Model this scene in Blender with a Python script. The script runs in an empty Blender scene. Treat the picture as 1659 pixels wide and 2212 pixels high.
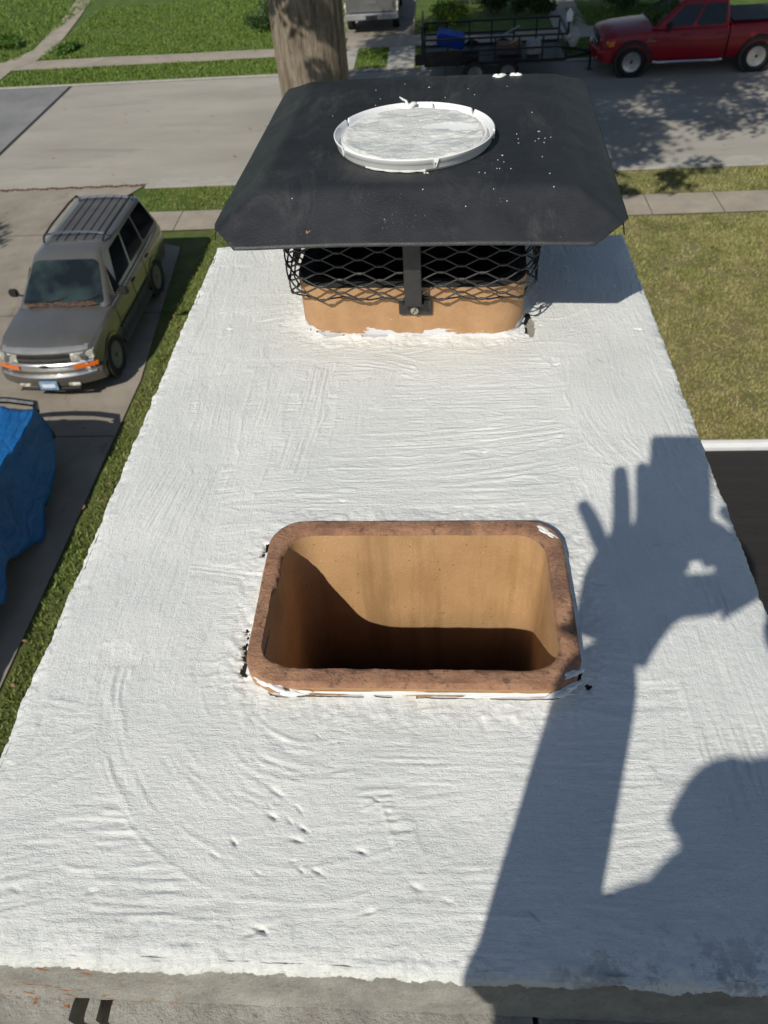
import bpy, bmesh, math, random
import numpy as np
from mathutils import Vector, Matrix
R=math.radians
scene=bpy.context.scene
COL=scene.collection
random.seed(7)
H=6.75                      # height of the chimney top above the ground (m)
# ------------------------------------------------------------------ camera
PITCH,ROLL,YAW,CH,FPX=.798070,-.0806767,.1046774,.6842,1612.7
sy,cy,sp,cp=math.sin(YAW),math.cos(YAW),math.sin(PITCH),math.cos(PITCH)
Fv=Vector((-sy*cp,cy*cp,-sp)); R0=Vector((cy,sy,0)); U0=R0.cross(Fv)
Rv=math.cos(ROLL)*R0+math.sin(ROLL)*U0; Uv=-math.sin(ROLL)*R0+math.cos(ROLL)*U0
cam=bpy.data.cameras.new('camera'); camo=bpy.data.objects.new('camera',cam); COL.objects.link(camo)
CAMP=Vector((0,0,H+CH))
M=Matrix((Rv,Uv,-Fv)).transposed().to_4x4(); M.translation=CAMP; camo.matrix_world=M
cam.sensor_fit='VERTICAL'; cam.sensor_height=36; cam.sensor_width=27; cam.lens=FPX/2212*36
cam.clip_start=.01; cam.clip_end=1500
cam.dof.use_dof=True; cam.dof.focus_distance=.92; cam.dof.aperture_fstop=11
scene.camera=camo
# ------------------------------------------------------------------ light
SUN=Vector((-.475,-.98,1)).normalized()
EL=math.asin(SUN.z); AZ=math.atan2(SUN.x,SUN.y)
w=bpy.data.worlds.new('World'); scene.world=w; w.use_nodes=True
nt=w.node_tree; nt.nodes.clear()
sky=nt.nodes.new('ShaderNodeTexSky'); sky.sky_type='NISHITA'; sky.sun_disc=False
sky.sun_elevation=EL; sky.sun_rotation=AZ; sky.dust_density=.6; sky.air_density=1.0
bg=nt.nodes.new('ShaderNodeBackground'); bg.inputs[1].default_value=.078
wo=nt.nodes.new('ShaderNodeOutputWorld'); nt.links.new(sky.outputs[0],bg.inputs[0]); nt.links.new(bg.outputs[0],wo.inputs[0])
sl=bpy.data.lights.new('sun','SUN'); sl.energy=4.25; sl.angle=R(.53); sl.color=(1,.955,.87)
so=bpy.data.objects.new('sun',sl); COL.objects.link(so); so.rotation_euler=(-SUN).to_track_quat('-Z','Y').to_euler()
so.location=(-10,-20,30)
vs=scene.view_settings; vs.view_transform='Standard'; vs.look='None'; vs.exposure=-.10; vs.gamma=1; vs.use_curve_mapping=False

# ------------------------------------------------------------------ materials
MATS={}
def lin(c):
    return tuple(((v/255+.055)/1.055)**2.4 if v>10 else v/255/12.92 for v in c)
class NT:
    def __init__(s,name):
        s.m=bpy.data.materials.new(name); s.m.use_nodes=True; s.t=s.m.node_tree; s.b=s.t.nodes['Principled BSDF']
        MATS[name]=s.m; s.tc=s.t.nodes.new('ShaderNodeTexCoord')
    def n(s,t,**k):
        x=s.t.nodes.new(t)
        for a,b in k.items(): setattr(x,a,b)
        return x
    def l(s,a,b): s.t.links.new(a,b)
    def vec(s,sc=(1,1,1),src='Object',rot=(0,0,0)):
        mp=s.n('ShaderNodeMapping'); mp.inputs['Scale'].default_value=sc; mp.inputs['Rotation'].default_value=rot
        s.l(s.tc.outputs[src],mp.inputs[0]); return mp.outputs[0]
    def noise(s,scale,detail=4,rough=.6,sc=(1,1,1),src='Object',dist=0,rot=(0,0,0)):
        x=s.n('ShaderNodeTexNoise'); x.inputs['Scale'].default_value=scale; x.inputs['Detail'].default_value=detail
        x.inputs['Roughness'].default_value=rough; x.inputs['Distortion'].default_value=dist
        s.l(s.vec(sc,src,rot),x.inputs['Vector']); return x.outputs['Fac']
    def ramp(s,f,a,b,ca=0.,cb=1.):
        x=s.n('ShaderNodeMapRange'); x.clamp=True
        for i,v in enumerate((a,b,ca,cb)): x.inputs[i+1].default_value=v
        s.l(f,x.inputs[0]); return x.outputs[0]
    def math(s,op,a,b=None):
        x=s.n('ShaderNodeMath',operation=op)
        for i,v in enumerate((a,b)):
            if v is None: continue
            if isinstance(v,(int,float)): x.inputs[i].default_value=v
            else: s.l(v,x.inputs[i])
        return x.outputs[0]
    def mix(s,f,a,b):
        x=s.n('ShaderNodeMix',data_type='RGBA')
        for sock,v in ((x.inputs[0],f),(x.inputs[6],a),(x.inputs[7],b)):
            if isinstance(v,(int,float)): sock.default_value=v
            elif isinstance(v,tuple): sock.default_value=(*v[:3],1)
            else: s.l(v,sock)
        return x.outputs[2]
    def color(s,c):
        if isinstance(c,tuple): s.b.inputs['Base Color'].default_value=(*c,1)
        else: s.l(c,s.b.inputs['Base Color'])
    def rough(s,r):
        if isinstance(r,(int,float)): s.b.inputs['Roughness'].default_value=r
        else: s.l(r,s.b.inputs['Roughness'])
    def bump(s,h,dist=.01,strength=1.):
        x=s.n('ShaderNodeBump'); x.inputs['Strength'].default_value=strength; x.inputs['Distance'].default_value=dist
        s.l(h,x.inputs['Height'])
        if s.b.inputs['Normal'].is_linked: s.l(s.b.inputs['Normal'].links[0].from_socket,x.inputs['Normal'])
        s.l(x.outputs[0],s.b.inputs['Normal'])
    def pos(s):
        x=s.n('ShaderNodeSeparateXYZ'); g=s.n('ShaderNodeNewGeometry'); s.l(g.outputs['Position'],x.inputs[0]); return x.outputs
    def set(s,**k):
        for a,b in k.items(): s.b.inputs[a.replace('_',' ')].default_value=b
def simple(name,c,r=.6,metal=0,var=.25,vs=8,bump=0,bs=60,coat=0):
    n=NT(name); f=n.noise(vs,5,.6)
    dark=tuple(x*(1-var) for x in c); lite=tuple(min(1,x*(1+var)) for x in c)
    n.color(n.mix(n.ramp(f,.3,.7),dark,lite)); n.rough(n.ramp(n.noise(vs*2.7),.3,.7,max(.03,r-.08),min(1,r+.08))); n.set(Metallic=metal,Coat_Weight=coat,Coat_Roughness=.05)
    if bump: n.bump(n.noise(bs,6,.65),bump)
    return n.m

n=NT('white_coating')
p=n.pos()
f1=n.noise(9,6,.65); f2=n.noise(60,5,.7)
c=n.mix(n.ramp(f1,.35,.68),(.755,.765,.725),(.855,.855,.81))
c=n.mix(n.math('MULTIPLY',n.ramp(f2,.62,.74),.35),c,(.48,.45,.46))
thin=n.math('MULTIPLY',n.ramp(p[1],.205,.156),n.ramp(n.noise(30,6,.75),.48,.56))        # the coat is thin near the front lip
c=n.mix(n.math('MULTIPLY',thin,n.ramp(n.noise(3,2),.45,.65,0,.75)),c,(.38,.37,.35))
g=n.ramp(p[2],H-.010,H-.022); c=n.mix(n.math('MULTIPLY',g,n.ramp(n.noise(45,5),.45,.55)),c,(.30,.28,.25))
n.color(c); n.rough(n.ramp(f1,.3,.7,.45,.62))
gx_=n.noise(95,6,.72,sc=(.42,2.6,1),dist=.25); gy_=n.noise(95,6,.72,sc=(2.6,.42,1),dist=.25)
side=n.ramp(n.math('ADD',n.math('ABSOLUTE',n.math('ADD',p[0],.035)),n.math('MULTIPLY',n.math('SUBTRACT',n.noise(7,3),.5),.22)),.19,.22)
side=n.math('MULTIPLY',side,n.ramp(p[1],.36,.42))
n.bump(n.mix(side,gx_,gy_),.0026,.7); n.bump(n.noise(250,6,.72),.0016,.75); n.bump(n.noise(520,3,.7),.0006,.8); n.bump(n.noise(900,3,.7),.0008,.8)

n=NT('grey_concrete')
c=n.mix(n.ramp(n.noise(22,7,.7),.35,.65),(.25,.235,.205),(.40,.385,.34))
c=n.mix(n.ramp(n.noise(160,4,.7),.6,.72),c,(.17,.16,.145))
p=n.pos(); c=n.mix(n.math('MULTIPLY',n.ramp(p[0],-.2,-.32),n.ramp(n.noise(45,5,.6,sc=(1,1,3)),.60,.64)),c,(.30,.13,.045))
n.color(c); n.rough(.9); n.bump(n.noise(300,6,.7),.0022); n.bump(n.noise(55,4,.7),.004,.6)

n=NT('weathered_brick')
b=n.n('ShaderNodeTexBrick'); b.inputs['Scale'].default_value=1; b.inputs['Brick Width'].default_value=.21; b.inputs['Row Height'].default_value=.075
b.inputs['Mortar Size'].default_value=.006; b.inputs['Color1'].default_value=(.20,.085,.055,1); b.inputs['Color2'].default_value=(.15,.07,.05,1); b.inputs['Mortar'].default_value=(.35,.33,.29,1)
s3=n.n('ShaderNodeSeparateXYZ'); n.l(n.tc.outputs['Object'],s3.inputs[0]); cb=n.n('ShaderNodeCombineXYZ'); n.l(n.math('ADD',s3.outputs[0],s3.outputs[1]),cb.inputs[0]); n.l(s3.outputs[2],cb.inputs[1]); n.l(cb.outputs[0],b.inputs['Vector'])
n.color(n.mix(n.ramp(n.noise(30),.4,.7,0,.5),b.outputs[0],(.3,.25,.2))); n.rough(.9); n.bump(b.outputs['Fac'],-.004); n.bump(n.noise(150,5),.002)

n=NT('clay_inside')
c=n.mix(n.ramp(n.noise(14,4),.3,.7),(.46,.27,.120),(.57,.345,.165))
c=n.mix(n.math('MULTIPLY',n.ramp(n.noise(330,3,.6),.60,.70),.6),c,(.72,.52,.28))
c=n.mix(n.ramp(n.noise(230,2,.5),.70,.76),c,(.16,.09,.04))
c=n.mix(n.math('MULTIPLY',n.ramp(n.noise(7,5,.65,sc=(3,1,.25)),.52,.70),.7),c,(.30,.17,.07))
p=n.pos(); c=n.mix(n.math('MULTIPLY',n.ramp(p[2],H-.13,H-.30),.93),c,(.035,.028,.022))       # darkens from a hand's breadth down
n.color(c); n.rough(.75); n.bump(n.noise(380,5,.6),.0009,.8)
n=NT('clay_rim')
c=n.mix(n.ramp(n.noise(34,6,.7),.34,.66),(.31,.150,.088),(.50,.275,.155))
c=n.mix(n.math('MULTIPLY',n.ramp(n.noise(95,5,.7),.54,.64),.75),c,(.12,.075,.055)); c=n.mix(n.math('MULTIPLY',n.ramp(n.noise(11,5,.7),.56,.68),.6),c,(.17,.10,.07))
c=n.mix(n.ramp(n.noise(240,3,.6),.66,.74),c,(.50,.31,.18))
n.color(c); n.rough(.85); n.bump(n.noise(190,6,.75),.0034); n.bump(n.noise(50,6,.75,sc=(1,2.2,.4),rot=(0,0,.7)),.0045,.7)
n=NT('clay_outside')
c=n.mix(n.ramp(n.noise(30,5,.6),.3,.7),(.37,.205,.095),(.47,.275,.135))
c=n.mix(n.ramp(n.noise(320,3,.6),.64,.72),c,(.56,.37,.2))
p=n.pos()
hz=n.math('ADD',n.math('SUBTRACT',p[2],H),n.math('MULTIPLY',n.math('SUBTRACT',n.noise(19,5,.6,sc=(1,1,3)),.5),.04))
c=n.mix(n.ramp(n.math('SUBTRACT',hz,n.ramp(p[1],.7,.8,.0035,.0105)),.0005,-.0005),c,(.66,.65,.66))                                                  # smeared coating along the foot
n.color(c); n.rough(.8); n.bump(n.noise(260,5,.6),.0009)

n=NT('black_cap_paint')
c=n.mix(n.ramp(n.noise(12,6,.7),.35,.7),(.016,.0175,.020),(.027,.029,.032))
c=n.mix(n.math('MULTIPLY',n.ramp(n.noise(5,6,.75,sc=(2.2,.7,1),dist=.6),.52,.78),.75),c,(.085,.083,.078))
c=n.mix(n.math('MULTIPLY',n.ramp(n.noise(230,3,.7),.64,.74),n.ramp(n.noise(9,4),.52,.62)),c,(.20,.19,.165))
n.color(c); n.rough(n.ramp(n.noise(30,4),.3,.7,.42,.58)); n.set(Specular_IOR_Level=.45)
n.bump(n.noise(420,4,.6),.0006); n.bump(n.noise(7,3,.5),.004,.5)
simple('soot_and_shade',(.012,.011,.010),.9,0,.4,40,.001,200)  # far flue: soot plus the lid's shadow, painted in as near-black
simple('black_mesh_paint',(.030,.029,.028),.45,0,.3,40,.0006,300)
simple('steel_bolt',(.55,.50,.42),.35,1,.2,200)
simple('white_plastic',(.78,.78,.77),.35,0,.03,20)
n=NT('drying_putty')
c=n.mix(n.ramp(n.noise(14,6,.65,sc=(1,2.4,1),dist=.8),.40,.58),(.52,.54,.51),(.74,.74,.69))
c=n.mix(n.ramp(n.noise(70,4,.7),.58,.7),c,(.72,.72,.69)); n.color(c); n.rough(.7)
n.bump(n.noise(230,5,.65,sc=(1,1.8,1)),.0018)
simple('paint_splash',(.74,.74,.71),.5,0,.1,60)
simple('dead_leaf',(.30,.17,.10),.8,0,.3,200)

n=NT('road_concrete')
c=n.mix(n.ramp(n.noise(.5,6,.65,sc=(.35,1,1)),.35,.68),(.30,.275,.232),(.40,.37,.315))
c=n.mix(n.math('MULTIPLY',n.ramp(n.noise(1.1,5,.7,sc=(.22,1.3,1),dist=.5),.57,.70),.45),c,(.19,.18,.165))
c=n.mix(n.math('MULTIPLY',n.ramp(n.noise(34,4,.7),.5,.8),.35),c,(.42,.395,.35))
n.color(c); n.rough(.92); n.bump(n.noise(60,5,.7),.004)
n=NT('asphalt_patch')
c=n.mix(n.ramp(n.noise(.7,6,.65),.35,.65),(.17,.17,.172),(.245,.24,.235)); c=n.mix(n.ramp(n.noise(50,4,.7),.5,.8,0,.4),c,(.3,.3,.29)); n.color(c); n.rough(.92); n.bump(n.noise(70,4,.7),.004)
simple('tar_joint',(.025,.024,.022),.7,0,.3,5)
n=NT('driveway_concrete')
c=n.mix(n.ramp(n.noise(.8,6,.7),.32,.68),(.22,.19,.15),(.335,.295,.24))
c=n.mix(n.math('MULTIPLY',n.ramp(n.noise(1.8,5,.75,sc=(1,.5,1)),.56,.68),.6),c,(.11,.095,.075)); c=n.mix(n.ramp(n.noise(40,4),.55,.8,0,.4),c,(.42,.38,.31)); n.color(c); n.rough(.92); n.bump(n.noise(50,5,.7),.005)
n=NT('sidewalk_concrete')
c=n.mix(n.ramp(n.noise(1.3,6,.7),.32,.68),(.27,.235,.19),(.39,.34,.27)); c=n.mix(n.ramp(n.noise(6,5,.7,sc=(.4,1,1)),.55,.72,0,.55),c,(.48,.36,.22)); n.color(c); n.rough(.92); n.bump(n.noise(50,5,.7),.005)
n=NT('kerb_concrete')
c=n.mix(n.ramp(n.noise(3,6,.7),.32,.68),(.33,.31,.27),(.43,.41,.36)); n.color(c); n.rough(.9); n.bump(n.noise(60,5),.004)

def grass_color(n,blade):
    p=n.pos()
    big=n.noise(.35,5,.6,src='Object'); mid=n.noise(2.1,5,.65); fine=n.noise(14,4,.7)
    k=1.25 if blade else .85
    green=n.mix(n.ramp(mid,.3,.7),tuple(x*k for x in (.062,.120,.013)),tuple(x*k for x in (.135,.205,.028)))
    olive=n.mix(n.ramp(mid,.35,.65),tuple(x*k for x in (.165,.175,.045)),tuple(x*k for x in (.32,.275,.125)))
    dry=n.mix(n.ramp(fine,.4,.65),tuple(x*k for x in (.36,.27,.13)),tuple(x*k for x in (.23,.18,.075)))
    right=n.ramp(p[0],-8,1); near=n.ramp(p[1],18.9,18.6)
    rn=n.math('MULTIPLY',right,near)
    c=n.mix(rn,green,olive)
    dr=n.math('MULTIPLY',rn,n.math('MULTIPLY',n.ramp(big,.42,.60),n.ramp(p[1],17,12)))
    c=n.mix(n.math('MULTIPLY',dr,n.ramp(fine,.38,.58,0,.8)),c,dry)
    return c
n=NT('lawn_grass'); n.color(grass_color(n,0)); n.rough(.95); n.bump(n.noise(24,6,.8),.05)
n=NT('grass_blade'); c=grass_color(n,1); g=n.n('ShaderNodeNewGeometry'); c=n.mix(n.ramp(g.outputs['Random Per Island'],0,1,0,.45),c,(.20,.26,.05)); n.color(c); n.rough(.6); n.set(Subsurface_Weight=0)
def leafmat(name,a,b,rough=.5):
    n=NT(name); g=n.n('ShaderNodeNewGeometry'); n.color(n.mix(g.outputs['Random Per Island'],a,b)); n.rough(rough)
    tr=n.n('ShaderNodeBsdfTranslucent'); tr.inputs[0].default_value=(a[0]*1.6,b[1]*1.7,a[2],1); mx=n.n('ShaderNodeMixShader'); mx.inputs[0].default_value=.25
    out=n.t.nodes['Material Output']; n.l(n.b.outputs[0],mx.inputs[1]); n.l(tr.outputs[0],mx.inputs[2]); n.l(mx.outputs[0],out.inputs[0])
leafmat('maple_leaf',(.035,.075,.012),(.075,.13,.022))
leafmat('dark_leaf',(.018,.045,.010),(.05,.095,.018))
leafmat('bright_leaf',(.11,.17,.012),(.22,.27,.02))
leafmat('weed_leaf',(.06,.12,.015),(.12,.19,.03))
n=NT('grey_bark')
fz=n.noise(9,6,.7,sc=(1,1,.16)); c=n.mix(n.ramp(fz,.36,.62),(.095,.070,.048),(.33,.27,.195)); c=n.mix(n.ramp(n.noise(2,4),.45,.7,0,.5),c,(.30,.255,.19)); n.color(c); n.rough(.95); n.bump(fz,.06); n.bump(n.noise(40,5,.7,sc=(1,1,.3)),.01)

n=NT('dark_shingle')
b=n.n('ShaderNodeTexBrick'); b.inputs['Scale'].default_value=1; b.inputs['Brick Width'].default_value=.33; b.inputs['Row Height'].default_value=.14; b.inputs['Mortar Size'].default_value=.005
b.inputs['Color1'].default_value=(.030,.024,.021,1); b.inputs['Color2'].default_value=(.040,.031,.026,1); b.inputs['Mortar'].default_value=(.022,.018,.016,1); n.l(n.vec(),b.inputs['Vector'])
n.color(n.mix(n.ramp(n.noise(120,4,.8),.45,.75,0,.4),b.outputs[0],(.085,.068,.057))); n.rough(.95); n.bump(b.outputs['Fac'],-.003); n.bump(n.noise(200,4),.002)
simple('white_trim',(.70,.70,.69),.45,0,.06,6)
simple('pale_siding',(.50,.48,.43),.7,0,.08,3)
# vehicles
n=NT('pewter_paint'); c=n.mix(n.ramp(n.noise(1.5,5),.3,.7),(.19,.183,.165),(.235,.225,.20)); c=n.mix(n.ramp(n.noise(30,2,.5),.74,.78,0,.6),c,(.45,.45,.42)); n.color(c); n.rough(.30); n.set(Metallic=.6,Coat_Weight=1.0,Coat_Roughness=.08)
simple('pewter_lower',(.11,.10,.085),.4,.3,.1,3,coat=.4)
n=NT('red_paint'); n.color(n.mix(n.ramp(n.noise(2,4),.3,.7),(.22,.003,.010),(.28,.005,.014))); n.rough(.38); n.set(Coat_Weight=.3,Coat_Roughness=.06,Specular_IOR_Level=.3)
simple('silver_paint',(.36,.36,.34),.35,.5,.08,2,coat=.6)
simple('dark_silver',(.17,.17,.165),.4,.5,.15,2,coat=.3)  # darker silver for the pickup across the street
simple('black_paint',(.012,.012,.013),.3,0,.2,3,coat=.8)
simple('black_plastic',(.018,.018,.018),.6,0,.3,12)
simple('tyre_rubber',(.014,.014,.014),.85,0,.3,20)
simple('alloy',(.50,.50,.49),.3,.8,.1,20)
simple('dull_alloy',(.22,.22,.215),.45,.5,.15,20)
simple('chrome',(.80,.80,.80),.12,1,.04,10)
n=NT('chrome_strip'); n.color((.62,.63,.66)); n.rough(.22); n.set(Metallic=.75)
n=NT('car_glass'); n.color(n.mix(n.ramp(n.noise(1.6,3,.5),.42,.62),(.006,.009,.009),(.028,.045,.042))); n.rough(.06); n.set(Specular_IOR_Level=.6,Coat_Weight=.4,Coat_Roughness=.03)
n=NT('dark_glass'); n.color((.006,.007,.008)); n.rough(.07)
n=NT('lamp_glass'); n.color(n.mix(n.ramp(n.noise(9,2,.5),.45,.6),(.34,.33,.27),(.80,.79,.70))); n.rough(.1); n.set(Coat_Weight=1)
n=NT('amber_lens'); n.color((.75,.16,.015)); n.rough(.2); n.set(Coat_Weight=.8)
n=NT('red_lens'); n.color((.35,.01,.01)); n.rough(.2)
simple('plate_blue',(.16,.28,.42),.4,0,.5,14)
simple('plate_white',(.62,.66,.70),.4,0,.1,14)
n=NT('blue_tarp')
c=n.mix(n.ramp(n.noise(1.6,5,.6),.3,.7),(.006,.095,.30),(.012,.15,.40)); n.color(c); n.rough(.38); n.bump(n.noise(2.2,5,.55,sc=(2.6,1,1),dist=1.2),.10,.8); n.bump(n.noise(15,4,.6,dist=.8),.012)
simple('trailer_steel',(.014,.014,.016),.5,.2,.3,6)
simple('blue_plastic',(.01,.06,.36),.4,0,.2,6)
simple('junk_brown',(.14,.08,.05),.8,0,.5,12)
simple('junk_grey',(.35,.35,.34),.6,0,.4,14)
simple('yellow_wood',(.45,.36,.06),.6)
simple('skin',(.48,.28,.19),.5,0,.08,20)
simple('shirt_cloth',(.20,.22,.25),.9,0,.15,20,.002,200)
simple('denim',(.05,.08,.15),.9,0,.25,20,.002,300)
simple('cap_cloth',(.06,.06,.07),.85)
simple('shoe_leather',(.10,.06,.035),.6)
simple('hair_brown',(.05,.03,.02),.7)
simple('phone_black',(.015,.015,.017),.15,0,.1,5,coat=.5)
simple('aluminium',(.5,.5,.5),.4,.8,.1,9)

# ------------------------------------------------------------------ mesh helpers
class MB:
    def __init__(s): s.v=[]; s.f=[]; s.m=[]
    def add(s,vs,fs,mi=0):
        o=len(s.v); s.v+= [tuple(v) for v in vs]; s.f+=[tuple(i+o for i in f) for f in fs]; s.m+=[mi]*len(fs); return s
    def box(s,c,d,mi=0,rot=None,bev=0):
        x,y,z=[k/2 for k in d]
        if bev:
            b=min(bev,x*.9,y*.9,z*.9); bm=bmesh.new(); bmesh.ops.create_cube(bm,size=1,matrix=Matrix.Diagonal((d[0],d[1],d[2],1)))
            bmesh.ops.bevel(bm,geom=bm.edges[:],offset=b,segments=2,affect='EDGES')
            vs=[v.co.copy() for v in bm.verts]; bm.verts.index_update(); fs=[[v.index for v in f.verts] for f in bm.faces]; bm.free()
        else:
            vs=[Vector((a*x,b_*y,c_*z)) for a in(-1,1) for b_ in(-1,1) for c_ in(-1,1)]
            fs=[(0,1,3,2),(4,6,7,5),(0,4,5,1),(2,3,7,6),(0,2,6,4),(1,5,7,3)]
        if rot is not None: vs=[rot@v for v in vs]
        return s.add([v+Vector(c) for v in vs],fs,mi)
    def tube(s,pts,r,n=8,mi=0,cap=True,closed=False,flat=1.):
        pts=[Vector(p) for p in pts]; L=len(pts); rs=r if isinstance(r,(list,tuple)) else [r]*L
        vs=[];fs=[]; up=None
        for i,p in enumerate(pts):
            t=(pts[(i+1)%L]-pts[i-1]) if (closed or 0<i<L-1) else (pts[1]-pts[0] if i==0 else pts[-1]-pts[-2])
            t.normalize()
            if up is None: up=Vector((0,0,1)) if abs(t.z)<.9 else Vector((1,0,0))
            a=t.cross(up).normalized(); b=a.cross(t); up=b
            for k in range(n):
                an=2*math.pi*(k+.5)/n; vs.append(p+a*math.cos(an)*rs[i]+b*math.sin(an)*rs[i]*flat)
        m=L if closed else L-1
        for i in range(m):
            for k in range(n):
                j=(i+1)%L; fs.append((i*n+k,i*n+(k+1)%n,j*n+(k+1)%n,j*n+k))
        if cap and not closed: fs.append(tuple(range(n))[::-1]); fs.append(tuple((L-1)*n+k for k in range(n)))
        return s.add(vs,fs,mi)
    def loft(s,rings,mi=0,cap=(True,True),closed=True):
        n=len(rings[0]); vs=[p for r in rings for p in r]; fs=[]
        for i in range(len(rings)-1):
            for k in range(n if closed else n-1): fs.append((i*n+k,i*n+(k+1)%n,(i+1)*n+(k+1)%n,(i+1)*n+k))
        if cap[0]: fs.append(tuple(range(n))[::-1])
        if cap[1]: fs.append(tuple((len(rings)-1)*n+k for k in range(n)))
        return s.add(vs,fs,mi)
    def lathe(s,prof,n=48,c=(0,0,0),axis='z',mi=0,zf=None,caps=True):
        rings=[]
        for r,z in prof:
            ring=[]
            for k in range(n):
                a=2*math.pi*k/n; x,y=r*math.cos(a),r*math.sin(a); zz=z if zf is None else zf(a,r,z)
                p={'z':(x,y,zz),'x':(zz,x,y),'y':(x,zz,y)}[axis]; ring.append((p[0]+c[0],p[1]+c[1],p[2]+c[2]))
            rings.append(ring)
        return s.loft(rings,mi,(caps and prof[0][0]>1e-6,caps and prof[-1][0]>1e-6))
    def build(s,name,mats,parent=None,smooth=False,angle=None):
        me=bpy.data.meshes.new(name); me.from_pydata([tuple(v) for v in s.v],[],s.f)
        if isinstance(mats,str): mats=[mats]
        for m in mats: me.materials.append(MATS[m])
        for p,mi in zip(me.polygons,s.m): p.material_index=mi; p.use_smooth=smooth
        bm=bmesh.new(); bm.from_mesh(me); bmesh.ops.recalc_face_normals(bm,faces=bm.faces[:]); 
        if smooth:
            for e in bm.edges:
                if len(e.link_faces)==2 and e.calc_face_angle(0)>R(angle or 38): e.smooth=False
        bm.to_mesh(me); bm.free()
        o=bpy.data.objects.new(name,me); COL.objects.link(o)
        if parent: o.parent=parent
        return o
def npmesh(name,V,Fc,mat,parent=None,smooth=False):
    V=np.asarray(V,dtype=np.float32); Fc=np.asarray(Fc,dtype=np.int32); k=Fc.shape[1]
    me=bpy.data.meshes.new(name); me.vertices.add(len(V)); me.vertices.foreach_set('co',V.ravel())
    me.loops.add(Fc.size); me.loops.foreach_set('vertex_index',Fc.ravel())
    me.polygons.add(len(Fc)); me.polygons.foreach_set('loop_start',np.arange(0,Fc.size,k,dtype=np.int32))
    me.polygons.foreach_set('use_smooth',np.full(len(Fc),smooth))
    me.update(calc_edges=True); me.validate()
    for m in ([mat] if isinstance(mat,str) else mat): me.materials.append(MATS[m])
    o=bpy.data.objects.new(name,me); COL.objects.link(o)
    if parent: o.parent=parent
    return o
def tag(o,label=None,cat=None,group=None,kind=None):
    for k,v in (('label',label),('category',cat),('group',group),('kind',kind)):
        if v: o[k]=v
    return o
def empty(name,loc,rz=0,label=None,cat=None,group=None):
    o=bpy.data.objects.new(name,None); COL.objects.link(o); o.location=loc; o.rotation_euler=(0,0,rz); o.empty_display_size=.2
    return tag(o,label,cat,group)
def vnoise(x,y,seed=0):
    x=np.asarray(x,dtype=np.float64); y=np.asarray(y,dtype=np.float64)
    xi=np.floor(x).astype(np.int64); yi=np.floor(y).astype(np.int64); fx=x-xi; fy=y-yi
    fx=fx*fx*(3-2*fx); fy=fy*fy*(3-2*fy)
    def h(a,b):
        k=(a*374761393+b*668265263+seed*1442695041)&0xffffffff; k=((k^(k>>13))*1274126177)&0xffffffff; k=k^(k>>16); return (k&0xffff)/32767.5-1
    return (h(xi,yi)*(1-fx)+h(xi+1,yi)*fx)*(1-fy)+(h(xi,yi+1)*(1-fx)+h(xi+1,yi+1)*fx)*fy
def fbm(x,y,seed=0,o=4,g=.5):
    a=1;s=0;t=0
    for i in range(o): s=s+a*vnoise(x*2**i+17.3*i,y*2**i-9.1*i,seed+i); t+=a; a*=g
    return s/t
def sstep(a,b,x): t=np.clip((x-a)/(b-a),0,1); return t*t*(3-2*t)
def rrect(x0,x1,y0,y1,r,n=8):
    pts=[]
    for cx,cy_,a0 in ((x1-r,y1-r,0),(x0+r,y1-r,90),(x0+r,y0+r,180),(x1-r,y0+r,270)):
        for k in range(n+1): a=R(a0+90*k/n); pts.append((cx+r*math.cos(a),cy_+r*math.sin(a)))
    return pts
def resample(pts,step):
    out=[];L=len(pts)
    for i in range(L):
        a=Vector(pts[i]);b=Vector(pts[(i+1)%L]); m=max(1,int((b-a).length/step))
        for k in range(m): out.append(tuple(a.lerp(b,k/m)))
    return out

# ------------------------------------------------------------------ ground, street
def sheet(name,x0,x1,y0,y1,z,mat,holes=None,label=None,jag=0,seed=0,th=None):
    mb=MB(); N=60 if jag else 1
    def e(t,s): return jag*(math.sin(t*31+s)+math.sin(t*83+s*2.7)+.7*math.sin(t*190+s*5))/2.2 if jag else 0
    b=[(x0+(x1-x0)*i/N, y0+e(i/N,seed)) for i in range(N+1)]; t=[(x0+(x1-x0)*i/N, y1+e(i/N,seed+3)) for i in range(N+1)]
    for i in range(N): mb.add([(*b[i],z),(*b[i+1],z),(*t[i+1],z),(*t[i],z)],[(0,1,2,3)])
    if th:
        mb.add([(x0,y0,z-th),(x1,y0,z-th),(x1,y0,z),(x0,y0,z)],[(0,1,2,3)]); mb.add([(x0,y1,z-th),(x1,y1,z-th),(x1,y1,z),(x0,y1,z)],[(3,2,1,0)])
        mb.add([(x0,y0,z-th),(x0,y1,z-th),(x0,y1,z),(x0,y0,z)],[(3,2,1,0)]); mb.add([(x1,y0,z-th),(x1,y1,z-th),(x1,y1,z),(x1,y0,z)],[(0,1,2,3)])
    return tag(mb.build(name,mat),kind='structure')
sheet('ground',-400,400,-300,500,0,'lawn_grass')
RY0,RY1=18.72,27.2
sheet('road',-12.25,120,RY0,RY1,.008,'road_concrete')
sheet('road',-120,-12.25,RY0,RY1,.008,'asphalt_patch')
sheet('road_joint',-12.31,-12.19,RY0,RY1,.012,'tar_joint')
for x in (0.3,12.6,24.9): sheet('road_joint',x-.012,x+.012,RY0,RY1,.012,'tar_joint')
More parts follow.
